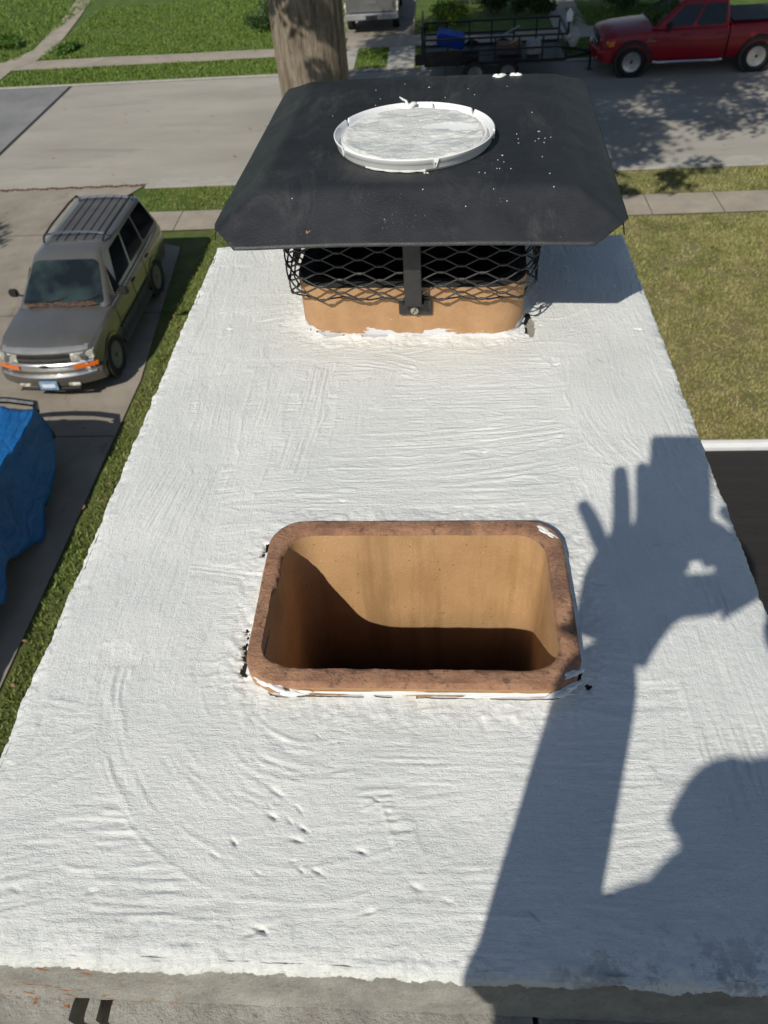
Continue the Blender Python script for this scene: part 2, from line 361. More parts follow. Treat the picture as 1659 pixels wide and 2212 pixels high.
# lighter gutter strip and kerb along the near side, to the right of the driveway
sheet('gutter_strip',-7.3,60,RY0-.02,RY0+.42,.013,'kerb_concrete')
def kerb(x0,x1,y0,y1,hh=.10): 
    m=MB(); m.box(((x0+x1)/2,(y0+y1)/2,hh/2),(x1-x0,y1-y0,hh),bev=.015); return tag(m.build('kerb','kerb_concrete'),kind='structure')
kerb(-7.3,60,RY0-.20,RY0-.025,.06)
kerb(-60,-3.1,RY1+.02,RY1+.16,.05); kerb(-.55,60,RY1+.02,RY1+.22,.06)
# pavements
sheet('sidewalk',-60,-9.4,16.12,17.1,.02,'sidewalk_concrete'); sheet('sidewalk',-7.3,60,16.12,17.14,.02,'sidewalk_concrete',jag=.025)
sheet('sidewalk',-60,-3.2,29.35,30.45,.02,'sidewalk_concrete',jag=.05,seed=4); sheet('sidewalk',-3.2,60,29.9,31.3,.02,'sidewalk_concrete')
m=MB()
for i in range(-10,14):
    x=i*1.52+.1
    if x>-7.2: m.box((x,16.63,.021),(.016,1.0,.004))
tag(m.build('sidewalk_joint','tar_joint'),kind='structure')
# driveway with its apron
m=MB(); m.add([(-11.2,18.70,.024),(-7.35,18.70,.024),(-7.9,17.6,.024),(-7.6,17.14,.024),(-7.3,16.12,.024),(-5.6,15.3,.024),(-5.12,10.4,.024),(-5.1,-8,.024),(-12.5,-8,.024),(-12.5,17.1,.024)],[tuple(range(10))])
tag(m.build('driveway','driveway_concrete'),kind='structure')
m=MB()
for k in range(40):
    x=-12.3+5.2*k/40; m.box((x,18.70+.03*math.sin(k*1.7),.03),(.18,.05+.04*random.random(),.02),rot=Matrix.Rotation(random.uniform(-.3,.3),3,'Z'))
tag(m.build('driveway_edge_dirt','junk_brown'),kind='structure')
m=MB()
for y in (4.2,8.9,12.6,16.1): m.box((-8.8,y,.026),(7.3,.014,.004))
tag(m.build('driveway_joint','tar_joint'),kind='structure')
# drive across the street: two strips with grass between
sheet('far_driveway',-3.1,-2.72,27.38,29.9,.02,'kerb_concrete'); sheet('far_driveway',-1.62,-.72,27.38,29.9,.02,'kerb_concrete')
sheet('far_driveway',-3.1,-.72,27.22,27.62,.016,'sidewalk_concrete')
sheet('far_driveway',-3.6,-.8,31.3,45,.02,'driveway_concrete')
sheet('walkway',4.2,5.4,31.3,45,.02,'sidewalk_concrete')
# worn path on the far left lawn
m=MB()
pts=[(-15.9,27.25,.75),(-15.75,29.4,.55),(-15.25,30.6,.6),(-14.95,31.9,.42),(-15.2,34,.40),(-15.6,37,.36),(-16.3,41,.35),(-17,48,.35)]
for (a,b,wa),(c_,d_,wb) in zip(pts[:-1],pts[1:]): m.add([(a-wa,b,.026),(a+wa,b,.026),(c_+wb,d_,.026),(c_-wb,d_,.026)],[(0,1,2,3)])
tag(m.build('footpath','sidewalk_concrete'),kind='structure')

# grass blades
def grass(name,regions,seed,label=None):
    rg=np.random.default_rng(seed); P=[];Hh=[]
    for x0,x1,y0,y1,den,h in regions:
        k=int((x1-x0)*(y1-y0)*den); q=rg.random((k,2))*[x1-x0,y1-y0]+[x0,y0]
        keep=vnoise(q[:,0]*2.3,q[:,1]*2.3,seed)+rg.normal(0,.5,k)>-.6; q=q[keep]; P.append(q); Hh.append(np.full(len(q),h))
    q=np.concatenate(P); hh=np.concatenate(Hh); n_=len(q); q=np.repeat(q,3,0); hh=np.repeat(hh,3)*rg.uniform(.5,1.25,3*n_)*(1+.35*vnoise(q[:,0]*1.1,q[:,1]*1.1,seed+5))
    a=rg.random(3*n_)*6.283; q=q+rg.normal(0,.012,q.shape); wd=hh*.16+.003; ln=rg.normal(0,.45,(3*n_,2))
    d=np.stack([np.cos(a),np.sin(a)],1)
    A=np.c_[q-d*wd[:,None],np.zeros(len(q))]; B=np.c_[q+d*wd[:,None],np.zeros(len(q))]; T=np.c_[q+ln*hh[:,None],hh]
    V=np.stack([A,B,T],1).reshape(-1,3); o=npmesh(name,V,np.arange(len(V)).reshape(-1,3),'grass_blade')
    return tag(o,kind='stuff')
gr=grass('grass',[(2.0,8.6,5.2,16.05,800,.040),(-5.05,-2.6,2.2,16.05,800,.05),(-7.2,9.8,17.2,18.48,420,.055),(-15.0,-3.2,27.42,29.28,330,.08),(-14.7,-3.3,30.55,38.5,210,.08),(-21,-15.5,30.6,41,120,.10),(-2.7,-1.64,27.65,29.85,300,.07),(-.7,6.5,27.5,29.8,250,.07),(4.9,9,31.4,34,120,.08),(-20,-16.8,27.4,29.2,200,.08),(-3.3,2,14.4,16.05,250,.05)],3)
gr['label']='short mown grass, lush green across the street and dry olive on the near right lawn'; gr['category']='grass'

# ------------------------------------------------------------------ leafy things
def leaves(name,mat,clusters,seed,size,parent=None):
    """clusters: (cx,cy,cz,rx,ry,rz,count)"""
    rg=np.random.default_rng(seed); V=[]
    for cx,cy_,cz,rx,ry,rz,k in clusters:
        d=rg.normal(0,1,(k,3)); d/=np.linalg.norm(d,axis=1)[:,None]; rad=rg.random(k)**.45
        c=np.array([cx,cy_,cz])+d*rad[:,None]*[rx,ry,rz]
        a=rg.normal(0,1,(k,3)); a/=np.linalg.norm(a,axis=1)[:,None]; b=np.cross(a,rg.normal(0,1,(k,3))); b/=np.linalg.norm(b,axis=1)[:,None]
        s=size*rg.uniform(.6,1.3,(k,1)); V.append(np.stack([c-a*s,c-b*s*.55,c+a*s*1.0,c+b*s*.55],1))
    V=np.concatenate(V).reshape(-1,3); return npmesh(name,V,np.arange(len(V)).reshape(-1,4),mat,parent)
def clus(cx,cy_,cz,rx,ry,rz,n,r,k,seed,sh=.5):
    rg=np.random.default_rng(seed); out=[]
    for i in range(n):
        d=rg.normal(0,1,3); d/=np.linalg.norm(d); q=rg.random()**sh
        s=r*rg.uniform(.6,1.35); out.append((cx+d[0]*rx*q,cy_+d[1]*ry*q,cz+d[2]*rz*q,s,s,s*.55,int(k*rg.uniform(.7,1.3))))
    return out
t=empty('maple_tree',(-2.15,14.5,0),0,'thick grey street tree whose sunlit trunk rises behind the black chimney cap','tree')
m=MB(); rings=[]
for i in range(40):
    z=i/39*7.4; r=.60+.22*math.exp(-z/.45)+(.16*max(0,z-5.4)); ring=[]
    for k in range(64):
        a=2*math.pi*k/64; rr=r*(1+.030*math.sin(a*3+1+z*.15)+.02*math.sin(a*7+z*.3)+.012*math.sin(a*23+.6*math.sin(z*2))+.008*math.sin(a*37+z)); ring.append((rr*math.cos(a)+.02*math.sin(z),rr*math.sin(a),z-.1))
    rings.append(ring)
m.loft(rings); m.build('trunk','grey_bark',t,True,80)
limbs=[((.0,0,6.4),(2.4,-1.6,9.6),(4.6,-3.2,10.6)),((0,0,6.6),(-2.6,.6,9.4),(-5.4,1.4,10.8)),((0,0,6.8),(.8,2.6,10),(1.4,5.6,11.6)),((0,0,6.2),(-1.2,-2.4,9.0),(-3.4,-5,10.2)),((0,0,7),(.2,.2,11),(.4,.3,14)),((.2,-.2,6.6),(2.8,1.6,9.8),(6,2.6,11)),((0,-.2,6.5),(1.4,-2.6,8.2),(2.6,-4.8,8.6))]
for L in limbs:
    m=MB(); a,b,c_=[Vector(q) for q in L]; pp=[a.lerp(b,s_).lerp(b.lerp(c_,s_),s_) for s_ in [i/8 for i in range(9)]]; m.tube(pp,[.30-.27*i/8 for i in range(9)],10)
    m.build('limb','grey_bark',t,True)
cl=clus(.4,1.6,11.6,6.6,7.6,2.6,230,1.2,360,11)+clus(3.0,4.0,11.5,4.5,5.5,1.5,90,1.2,330,15)
cl+=clus(3.0,-4.4,8.7,1.7,1.5,.5,9,.55,110,12)+clus(-4.6,-.9,8.8,1.5,1.2,.6,9,.6,120,13)+clus(-2.1,-4.4,8.3,1.5,1.5,.7,9,.42,75,16)+clus(5.2,-1.2,10,2.2,2.4,1,16,.8,160,14)
leaves('crown','maple_leaf',cl,5,.105,t)
t=empty('unseen_tree',(12.5,19.0,0),0,'street tree beside the road to the right of the red pickup','tree')
m=MB(); m.tube([(0,0,-.1),(0,.05,1),(.1,0,4),(0,0,8),(0,.2,11)],[.38,.3,.26,.2,.06],14); m.build('trunk','grey_bark',t,True)
leaves('crown','maple_leaf',clus(-1.0,-.6,10,4.4,4.2,2.4,60,1.05,240,21),22,.085,t)

def shrub(name,x,y,rx,ry,h,mat,seed,label,k=1500,leaf=.05,cat='shrub',stem=True,group=None):
    t=empty(name,(x,y,0),0,label,cat,group)
    if stem:
        m=MB(); rr=random.Random(seed)
        for i in range(6): m.tube([(0,0,-.03),(rr.uniform(-.3,.3)*rx,rr.uniform(-.3,.3)*ry,h*.4),(rr.uniform(-.7,.7)*rx,rr.uniform(-.7,.7)*ry,h*.8)],[.02,.015,.006],5)
        m.build('stem','grey_bark',t)
    rg=np.random.default_rng(seed); cs=[]
    nC=18
    for i in range(nC):
        a=rg.random()*6.28; q=rg.random()**.5; zz=h*(.25+.6*rg.random()*(1-.5*q)); cs.append((math.cos(a)*rx*q*.75,math.sin(a)*ry*q*.75,zz,rx*.32,ry*.32,h*.2,int(k/nC)))
    leaves('foliage',mat,cs,seed,leaf,t); return t
shrub('shrub',-6.3,33.2,1.2,1.0,1.0,'dark_leaf',31,'dark leafy shrub on the far lawn just left of the big tree trunk',2200)
shrub('weeds',-5.4,31.3,.5,.45,.7,'weed_leaf',32,'leafy weeds at the far sidewalk edge beside the trunk',700,.06)
shrub('shrub',.55,32.6,.85,.7,1.0,'bright_leaf',33,'small yellow-green bush behind the open trailer ramp',2200,.05)
shrub('shrub',-.3,31.9,.4,.4,.35,'weed_leaf',34,'low weedy clump beside the bright yellow-green bush',500,.05)
for i,(x,y,r_,h_,lab) in enumerate([(2.4,33.6,1.1,1.5,'dark round shrub behind the middle of the black trailer'),(3.6,33.2,.9,1.1,'low dark shrub left of the far walkway'),(6.9,33.3,1.3,1.4,'dark shrub behind the bonnet of the red pickup'),(9.4,32.6,1.3,1.6,'dark shrub beyond the cab of the red pickup'),(1.4,35.2,1.4,1.8,'tall dark shrub at the top edge behind the yellow-green bush')]):
    shrub('shrub',x,y,r_,r_*.8,h_,'dark_leaf',40+i,lab,2200,.06)
shrub('weeds',-13.9,31.6,.45,.9,.35,'weed_leaf',51,'dark tuft of weeds along the right side of the dirt path',900,.06,'weeds',False)
shrub('weeds',-16.9,32.6,1.0,1.2,.45,'weed_leaf',52,'overgrown weed patch on the left side of the dirt path',1600,.06,'weeds',False)

# ------------------------------------------------------------------ house
hs=empty('house',(4,-.5,0),0,'low house with dark shingle roof and white gutter beside the chimney','house')
EY,EZ,RZ=5.10-(-.5),2.93,5.70
def roofz(dy): return RZ+(EZ-RZ)*dy/EY
m=MB(); x0,x1=-4.85,9
for s_ in (1,-1):
    m.add([(x0,0,RZ),(x1,0,RZ),(x1,s_*EY,EZ),(x0,s_*EY,EZ),(x0,0,RZ-.12),(x1,0,RZ-.12),(x1,s_*EY,EZ-.12),(x0,s_*EY,EZ-.12)],[(0,1,2,3),(4,5,6,7),(0,3,7,4),(1,2,6,5),(3,2,6,7)])
m.build('roof','dark_shingle',hs)
m=MB(); m.box((2.075,0,RZ+.02),(x1-x0,.22,.03),rot=None); m.build('ridge_cap','dark_shingle',hs)
for s_ in (1,-1):
    m=MB(); gy=s_*EY; sec=[(gy-.005*s_,EZ+.025),(gy-.005*s_,EZ-.10),(gy+.085*s_,EZ-.10),(gy+.125*s_,EZ-.01),(gy+.125*s_,EZ+.015),(gy+.105*s_,EZ+.015),(gy+.105*s_,EZ-.005),(gy+.075*s_,EZ-.085),(gy+.01*s_,EZ-.085),(gy+.01*s_,EZ+.025)]
    m.loft([[(x0,a,b) for a,b in sec],[(x1,a,b) for a,b in sec]]); g=m.build('gutter','white_trim',hs)
m=MB(); 
m.loft([[(x0+.35,-EY+.45,0),(x1-.35,-EY+.45,0),(x1-.35,EY-.45,0),(x0+.35,EY-.45,0)],[(x0+.35,-EY+.45,EZ+.09),(x1-.35,-EY+.45,EZ+.09),(x1-.35,EY-.45,EZ+.09),(x0+.35,EY-.45,EZ+.09)]],cap=(False,False))
for xx in (x0+.35,x1-.35): m.add([(xx,-EY+.45,EZ+.09),(xx,EY-.45,EZ+.09),(xx,0,RZ-.13)],[(0,1,2)])
m.build('wall','pale_siding',hs)
for wx in (-2,2,5.5):
    m=MB(); m.box((wx,EY-.43,1.45),(1.1,.06,1.2),bev=.01); wf=m.build('window','white_trim',hs); m=MB(); m.box((wx,EY-.395,1.45),(.95,.02,1.05)); m.build('pane','dark_glass',wf)

# ------------------------------------------------------------------ chimney
SX0,SX1,SY0,SY1=-.439,.356,.153,1.412
F1=(-.205,.146,.398,.629); F2=(-.224,.146,1.066,1.33)
ch=empty('chimney',(0,0,0),0,'brick chimney topped with a freshly white-coated concrete crown','chimney')
def sd_rr(X,Y,b,r):
    cx,cy_=(b[0]+b[1])/2,(b[2]+b[3])/2; qx=np.abs(X-cx)-(b[1]-b[0])/2+r; qy=np.abs(Y-cy_)-(b[3]-b[2])/2+r
    return np.hypot(np.maximum(qx,0),np.maximum(qy,0))+np.minimum(np.maximum(qx,qy),0)-r
ST=.00145; EX=.020
gx=np.arange(SX0-EX,SX1+EX,ST); gy=np.arange(SY0-EX,SY1+EX,ST); X,Y=np.meshgrid(gx,gy)
Z=.0016*fbm(X*11,Y*11,1,3)
Z+=.00026*fbm(X*300,Y*330,3,2)
rs=random.Random(4)
def paint(cx,cy_,ang,L,W,curv,amp,seed,lvl,soft=.006,ridge=.0007,wl=.0032):
    """one trowel or brush stroke laid over what is there"""
    global Z
    rad=L/2+W; i0=np.searchsorted(gy,cy_-rad);i1=np.searchsorted(gy,cy_+rad);j0=np.searchsorted(gx,cx-rad);j1=np.searchsorted(gx,cx+rad)
    if i1<=i0 or j1<=j0: return
    x=X[i0:i1,j0:j1]-cx;y=Y[i0:i1,j0:j1]-cy_; ca,sa=math.cos(ang),math.sin(ang); u=x*ca+y*sa; v=-x*sa+y*ca
    v=v-curv*u*u
    e=W/2*(1+.18*vnoise(u*40,v*0+seed*3.1,seed))
    dv=e-np.abs(v); du=L/2*(1+.08*vnoise(v*90,u*0+seed,seed+1))-np.abs(u)
    dd=np.minimum(dv,du); mk=sstep(0,soft,dd)
    rid=2.3*amp*(.25+1.1*np.clip(.3+fbm(u*12,v*25,seed+8,2),0,1))*(vnoise(u*14,v/wl,seed+2)+.6*vnoise(u*30,v/wl*2.1,seed+3)+.35*vnoise(u*90,v/wl*1.3,seed+6))
    ed=ridge*np.exp(-(dd-.002)**2/(.0022**2))*(.5+.5*vnoise(u*60,v*60,seed+4))*(dv<du)
    zz=Z[i0:i1,j0:j1]; Z[i0:i1,j0:j1]=zz*(1-mk*.85)+mk*(lvl+rid)+ed
for k in range(330):
    x=rs.uniform(SX0,SX1); y=rs.uniform(SY0,SY1)
    if x<-.235: a=R(90)+rs.gauss(0,.10) if y>.5 else R(rs.choice([90,70,20]))+rs.gauss(0,.2)
    elif x>.175: a=R(92)+rs.gauss(0,.09)
    else: a=rs.gauss(.02,.14)
    if y<.37: a=rs.gauss(.03,.10)
    paint(x,y,a,rs.uniform(.10,.34),rs.uniform(.03,.075),rs.uniform(-.9,.9),rs.uniform(.00008,.00026),100+k,rs.uniform(-.0005,.0007),rs.uniform(.004,.012),rs.uniform(0,.0008),rs.choice([.0026,.0034,.0046]))
# strokes one can point to in the photograph
for (x,y,a,L,W,c_,am,ri) in [(.01,.80,.10,.34,.055,.35,.00034,.0012),(.03,.735,.13,.34,.045,.5,.00036,.0011),(-.02,.69,.02,.34,.04,.0,.0003,.0006),(.03,.90,.0,.36,.06,.1,.00030,.0007),(.0,.985,.0,.34,.06,-.1,.00034,.0007),
        (-.10,1.0,-.25,.15,.05,-1.6,.0004,.0012),(-.09,.93,1.15,.10,.05,2.4,.0004,.0010),(-.19,.86,1.5,.26,.05,.3,.00035,.0010),(-.25,.85,1.5,.30,.05,.2,.0003,.0009),(-.13,.87,1.55,.16,.05,.3,.0003,.0007),
        (.24,.86,1.75,.26,.10,-1.8,.0002,.0014),(.25,.60,1.60,.30,.12,.1,.0003,.0008),(.31,.45,1.62,.34,.07,.0,.0004,.0005),(.27,.33,1.6,.30,.06,.0,.00035,.0005),(.30,.95,1.6,.5,.08,.0,.0003,.0008),
        (-.36,.33,.55,.14,.05,-.6,.0004,.0010),(-.10,.21,.03,.40,.05,.0,.0005,.0006),(-.20,.26,.06,.34,.06,.1,.0005,.0008),(.05,.33,.0,.3,.05,.0,.0004,.0006),(-.34,.60,1.45,.3,.06,0,.0003,.0004)]:
    paint(x,y,a,L,W,c_,am,int(abs(x)*1000+y*777)%9999,.0004,.005,ri,.0034)
# swirl round the near left corner of the near flue
rr=np.hypot(X+.115,Y-.44)+.0035*fbm(X*22,Y*22,66,3)+.012*vnoise(X*5,Y*5,67); th=np.arctan2(Y-.44,X+.115)
for i,(r0,r1) in enumerate([(.205,.245),(.165,.215),(.125,.175),(.09,.135)]):
    a0,a1=R(-178+4*i),R(-62-6*i); dd=np.minimum(np.minimum(rr-r0,r1-rr),np.minimum(th-a0,a1-th)*rr); mk=sstep(0,.005,dd)
    rid=.00075*np.clip(.50+1.1*vnoise(X*13,Y*13,83+i),0,1)*(vnoise(th*5,rr/.0042,70+i)*(.4+.9*np.clip(vnoise(th*4,rr*20,72+i)+.3,0,1))+.6*vnoise(th*16,rr/.0030,75+i)); Z=Z*(1-.9*mk)+mk*(.0004+rid)+.0010*np.exp(-(dd-.002)**2/.0020**2)*np.clip(.2+.9*vnoise(X*28,Y*28,i),0,1)
# pits and torn spots
for k in range(38):
    if k<16: x,y=rs.gauss(-.15,.05),rs.gauss(.27,.03)
    elif k<28: x,y=rs.uniform(SX0,SX1),rs.uniform(.15,.24)
    else: x,y=rs.uniform(SX0,SX1),rs.uniform(.2,1.35)
    a=rs.uniform(-.9,-.2) if k<20 else rs.uniform(-.4,.4); ca,sa=math.cos(a),math.sin(a); L=rs.uniform(.003,.009); W=L*rs.uniform(.2,.32)
    i0,i1=np.searchsorted(gy,[y-.03,y+.03]);j0,j1=np.searchsorted(gx,[x-.03,x+.03]); xx=X[i0:i1,j0:j1]-x;yy=Y[i0:i1,j0:j1]-y
    q=((xx*ca+yy*sa)/L)**2+((-xx*sa+yy*ca)/W)**2+.5*(1+vnoise(xx*260,yy*260,k)); Z[i0:i1,j0:j1]-=.0055*np.exp(-q*1.3)
Z+=.00034*fbm(X*170,Y*210,9,3,.65)*(1+.5*vnoise(X*8,Y*8,10))
Z+=.0009*sstep(.30,.15,Y)*fbm(X*55,Y*75,12,3,.6)
HOLE=np.zeros(X.shape,bool)
for fi,b in enumerate((F1,F2)):
    d=sd_rr(X,Y,b,.040 if fi==0 else .058); amp=np.where(Y<b[2]+.02,.0035,.008) if fi==0 else .010
    cove=amp*np.exp(-np.maximum(d,0)/.010)*(.55+.6*fbm(X*45,Y*45,20+fi,3)); Z+=cove
    Z+=.0022*np.exp(-((d-.02)/.018)**2)*fbm(X*90,Y*90,24+fi,3,.6)
    gap=fbm(X*30,Y*30,30+fi,3); side=(X<b[0]+.012)|((Y<b[2]+.01))|((X>b[1]-.02)&(Y<b[2]+.03)); wid=.0025+.0035*np.clip(gap+.15,0,1)
    g_=side&(d<wid)&(gap>-.12); HOLE|=g_&(d<.0034)
    if fi==0:
        for (px_,py_,r_,e_) in [(.1500,.414,.0058,1.0),(-.2095,.432,.0055,.4),(-.213,.458,.0040,.25),(-.212,.602,.0026,.6),(-.216,.592,.0020,.5)]:
            q=np.hypot(X-px_,(Y-py_)*e_)+.0035*(vnoise(X*190,Y*190,44)+.5*vnoise(X*420,Y*420,45)); HOLE|=q<r_*.62; Z-=.004*np.exp(-(q/r_)**2)
    else:
        q=np.hypot(X-(b[1]+.004),(Y-b[2]-.02)*.25)+.002*vnoise(X*150,Y*150,47); HOLE|=q<.0085
# rim of the slab: the coat folds over the edge and ends raggedly
ex=np.maximum(np.maximum(SX0-X,X-SX1),0); ey=np.maximum(np.maximum(SY0-Y,Y-SY1),0); e=np.hypot(ex,ey)
inner=np.minimum(np.minimum(X-SX0,SX1-X),np.minimum(Y-SY0,SY1-Y)); Z-=.006*np.exp(-np.maximum(inner,0)/.010)*(.7+.5*fbm(X*25,Y*25,50,3))
Z+=.0022*np.exp(-(inner/.010)**2)*fbm(X*80,Y*80,52,3,.7)
rag=.55+.9*fbm(X*34,Y*34,60,4,.65); Z-=e*np.clip(.75+.7*rag,.3,2.2)*np.where(ey>0,.55,1)
ragin=.0055*(1+1.4*fbm(X*46+5,Y*46,64,5,.75))
xs=np.clip(X,SX0,SX1)+(X-np.clip(X,SX0,SX1))*.30+np.where(ex>0,ragin*np.sign(X)*.5,0); ys=np.clip(Y,SY0,SY1)+(Y-np.clip(Y,SY0,SY1))*.30-np.where(Y<SY0,ragin*.5,0)
ny,nx=X.shape; idx=np.arange(nx*ny).reshape(ny,nx); Q=np.stack([idx[:-1,:-1],idx[:-1,1:],idx[1:,1:],idx[1:,:-1]],-1).reshape(-1,4)
Xc=(X[:-1,:-1]+ST/2).ravel();Yc=(Y[:-1,:-1]+ST/2).ravel()
keep=(sd_rr(Xc,Yc,F1,.035)>-.012)&(sd_rr(Xc,Yc,F2,.058)>-.012); ec=np.maximum(np.maximum(SX0-Xc,Xc-SX1),np.maximum(SY0-Yc,Yc-SY1)); keep&=~HOLE[:-1,:-1].ravel(); keep&=ec<.007+.010*np.clip(.5+.9*fbm(Xc*38,Yc*38,66,3,.6),0,1)
co=npmesh('crown_coating',np.stack([xs,ys,H+Z],-1).reshape(-1,3),Q[keep],'white_coating',ch,True)
def slab(name,x0,x1,y0,y1,z0,z1,mat,seed,st=.006,amp=.0016,parent=ch,top=False,lean=0):
    """a rough slab: side walls as a displaced grid plus flat top and bottom"""
    ol=resample([(x0,y0),(x1,y0),(x1,y1),(x0,y1)],st); nz=max(2,int((z1-z0)/st)+1); m=MB(); rings=[]
    for k in range(nz):
        z=z0+(z1-z0)*k/(nz-1); ring=[]
        for i,(x,y) in enumerate(ol):
            q=fbm(np.array(x*60+y*47),np.array(z*70+i*.01),seed,3,.6)*amp; nx_,ny_=(-1 if x<=x0+1e-6 else 1 if x>=x1-1e-6 else 0),(-1 if y<=y0+1e-6 else 1 if y>=y1-1e-6 else 0)
            ring.append((x+nx_*float(q),y+ny_*float(q)-(lean*(z1-z) if ny_<0 else 0),z))
        rings.append(ring)
    m.loft(rings,cap=(False,top)); return m.build(name,mat,parent,True,50)
slab('crown_slab',SX0+.002,SX1-.002,SY0+.002,SY1-.002,H-.098,H-.004,'grey_concrete',81,lean=.14)
for fi,b in enumerate((F1,F2)):
    o1=rrect(b[0]+.012,b[1]-.012,b[2]+.012,b[3]-.012,.03,6); o2=rrect(b[0]-.05,b[1]+.05,b[2]-.05,b[3]+.05 if fi==0 else b[3]+.03,.05,6)
    m=MB(); m.loft([[(x,y,H-.013) for x,y in o1],[(x,y,H-.013) for x,y in o2]],cap=(False,False)); m.build('mortar_bed','grey_concrete',ch)
# course below, a little proud, with one gap
yb=.1245
for (a,b) in ((-.60,-.335),(-.321,-.309),(-.298,.08),(.085,.52)):
    if a==-.60: a=SX0-.004
    if b==.52: b=SX1+.004
    slab('brick_course',a,b,yb+.002*random.random(),.30,H-.170,H-.0985,'grey_concrete',int(90+a*50),amp=.0025,top=True)
slab('brick_course',SX0-.004,SX1+.004,.33,SY1+.004,H-.170,H-.0985,'grey_concrete',97,amp=.003)
m=MB(); m.loft([[(SX0+.025,SY0+.03,z),(SX1-.025,SY0+.03,z),(SX1-.025,SY1-.02,z),(SX0+.025,SY1-.02,z)] for z in (2.4,H-.168)],cap=(False,False)); m.build('stack','weathered_brick',ch)
def flue(b,ztop,seed,chip=False,rot=0,depth=1.1,mats=('clay_inside','clay_rim','clay_outside')):
    cx,cy_=(b[0]+b[1])/2,(b[2]+b[3])/2; T=.0195
    out=resample(rrect(b[0]-cx,b[1]-cx,b[2]-cy_,b[3]-cy_,.040 if seed<250 else .058,12),.005); 
    def inn(z,extra=0):
        r=[]
        for (x,y) in out:
            # shrink towards the inside
            w_,h_=(b[1]-b[0])/2,(b[3]-b[2])/2; X_=x*(w_-T-extra)/w_; Y_=y*(h_-T-extra)/h_
            r.append((X_,Y_,z))
        return r
    def jit(ring,a,sd,zj=.0):
        o=[]
        for i,(x,y,z) in enumerate(ring):
            q=float(fbm(np.array(x*70+z*40),np.array(y*70+z*23),sd,3,.65)); L=math.hypot(x,y); o.append((x*(1+q*a/L),y*(1+q*a/L),z+zj*float(fbm(np.array(x*40),np.array(y*40),sd+9,3))))
        return o
    def chipf(ring,amt):
        if not chip: return ring
        o=[]
        for x,y,z in ring:
            k=0
            if x<-.10: k=amt*1.25*max(0,math.exp(-abs((y+.040)/.042)**3)+.25*float(fbm(np.array(y*90),np.array(z*50),5,3)))
            o.append((x-k,y,z))
        return o
    m=MB()
    rt=ztop
    outer=[[(x,y,H-.10) for x,y in out]]+[jit([(x,y,H+z) for x,y in out],.0008,seed) for z in (0,.006,.012,rt-.006)]
    m.loft(outer,2,(False,False))
    r1=jit([(x,y,H+rt-.006) for x,y in out],.0008,seed); r2=jit([(x*.994,y*.991,H+rt-.0015) for x,y in out],.0012,seed+1,.001); r3=jit([(x*.982,y*.972,H+rt) for x,y in out],.0012,seed+2,.0012)
    m.loft([r1,r2,r3],1,(False,False))
    mid=[jit([(o[0]*(1-t_)+i_[0]*t_,o[1]*(1-t_)+i_[1]*t_,H+rt+.0006*math.sin(t_*3)) for o,i_ in zip(r3,inn(0))],.0006,seed+3,.0014) for t_ in (.25,.5,.75)]
    e1=chipf(jit(inn(H+rt-.0008),.0012,seed+4,.001),.0100); e2=chipf(jit(inn(H+rt-.006,.0015),.001,seed+5),.0105)
    m.loft([r3]+mid+[e1,e2],1,(False,False))
    c1=chipf(jit(inn(H+rt-.032,.0015),.0012,seed+6),.0095); c2=chipf(jit(inn(H+rt-.055,.002),.0006,seed+7),.004)
    m.loft([e2,c1,c2],0,(False,False)); m.loft([c2,inn(H+rt-.09,.002),inn(H-.3,.002),inn(H-depth,.002)],0,(False,True))
    o=m.build('flue_tile',list(mats),ch,True,60); o.location=(cx,cy_,0); o.rotation_euler=(0,0,rot); return o
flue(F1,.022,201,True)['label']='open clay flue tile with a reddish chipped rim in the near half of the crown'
flue(F2,.095,301,False,R(-2.2),1.1,('soot_and_shade','soot_and_shade','clay_outside'))['label']='clay flue tile half hidden under the black cap'
# smears of coating on the near flue rim
def blob(name,cx,cy_,z,L,W,ang,hh,mat,parent,seed,nseg=26):
    m=MB(); rr_=random.Random(seed); ph=[rr_.uniform(0,6.3) for _ in range(4)]
    def rad(a): return 1+.22*math.sin(2*a+ph[0])+.16*math.sin(3*a+ph[1])+.12*math.sin(5*a+ph[2])+.08*math.sin(9*a+ph[3])
    rings=[]
    for q,zz in ((1,-.002),(1,.15),(.82,.8),(.45,1.0),(.12,.9)):
        rings.append([(cx+math.cos(ang)*L*q*rad(a)*math.cos(a)-math.sin(ang)*W*q*rad(a)*math.sin(a),cy_+math.sin(ang)*L*q*rad(a)*math.cos(a)+math.cos(ang)*W*q*rad(a)*math.sin(a),z+hh*zz*(1+.3*math.sin(a*4+seed))) for a in [2*math.pi*k/nseg for k in range(nseg)]])
    m.loft(rings); return m.build(name,mat,parent,True,60)
for i,(x,y,z,L,W,a,hh) in enumerate([(.128,.607,.0215,.014,.005,-.8,.0014),(-.175,.402,.0175,.018,.006,-.35,.002),(-.150,.396,.010,.02,.004,-.1,.003),(-.02,.3968,.009,.10,.0018,.0,.002),(.075,.3968,.007,.05,.0022,.03,.003),(.125,.400,.012,.018,.005,.4,.003),(.134,.414,.0215,.010,.004,.5,.0015)]):
    blob('paint_smear',x,y,H+z,L,W,a,hh,'paint_splash',ch,400+i)

# ------------------------------------------------------------------ chimney cap
cap=empty('chimney_cowl',(-.027,1.15,H),R(-2.3),'black steel chimney cap with wire mesh sides over the far flue','chimney cap')
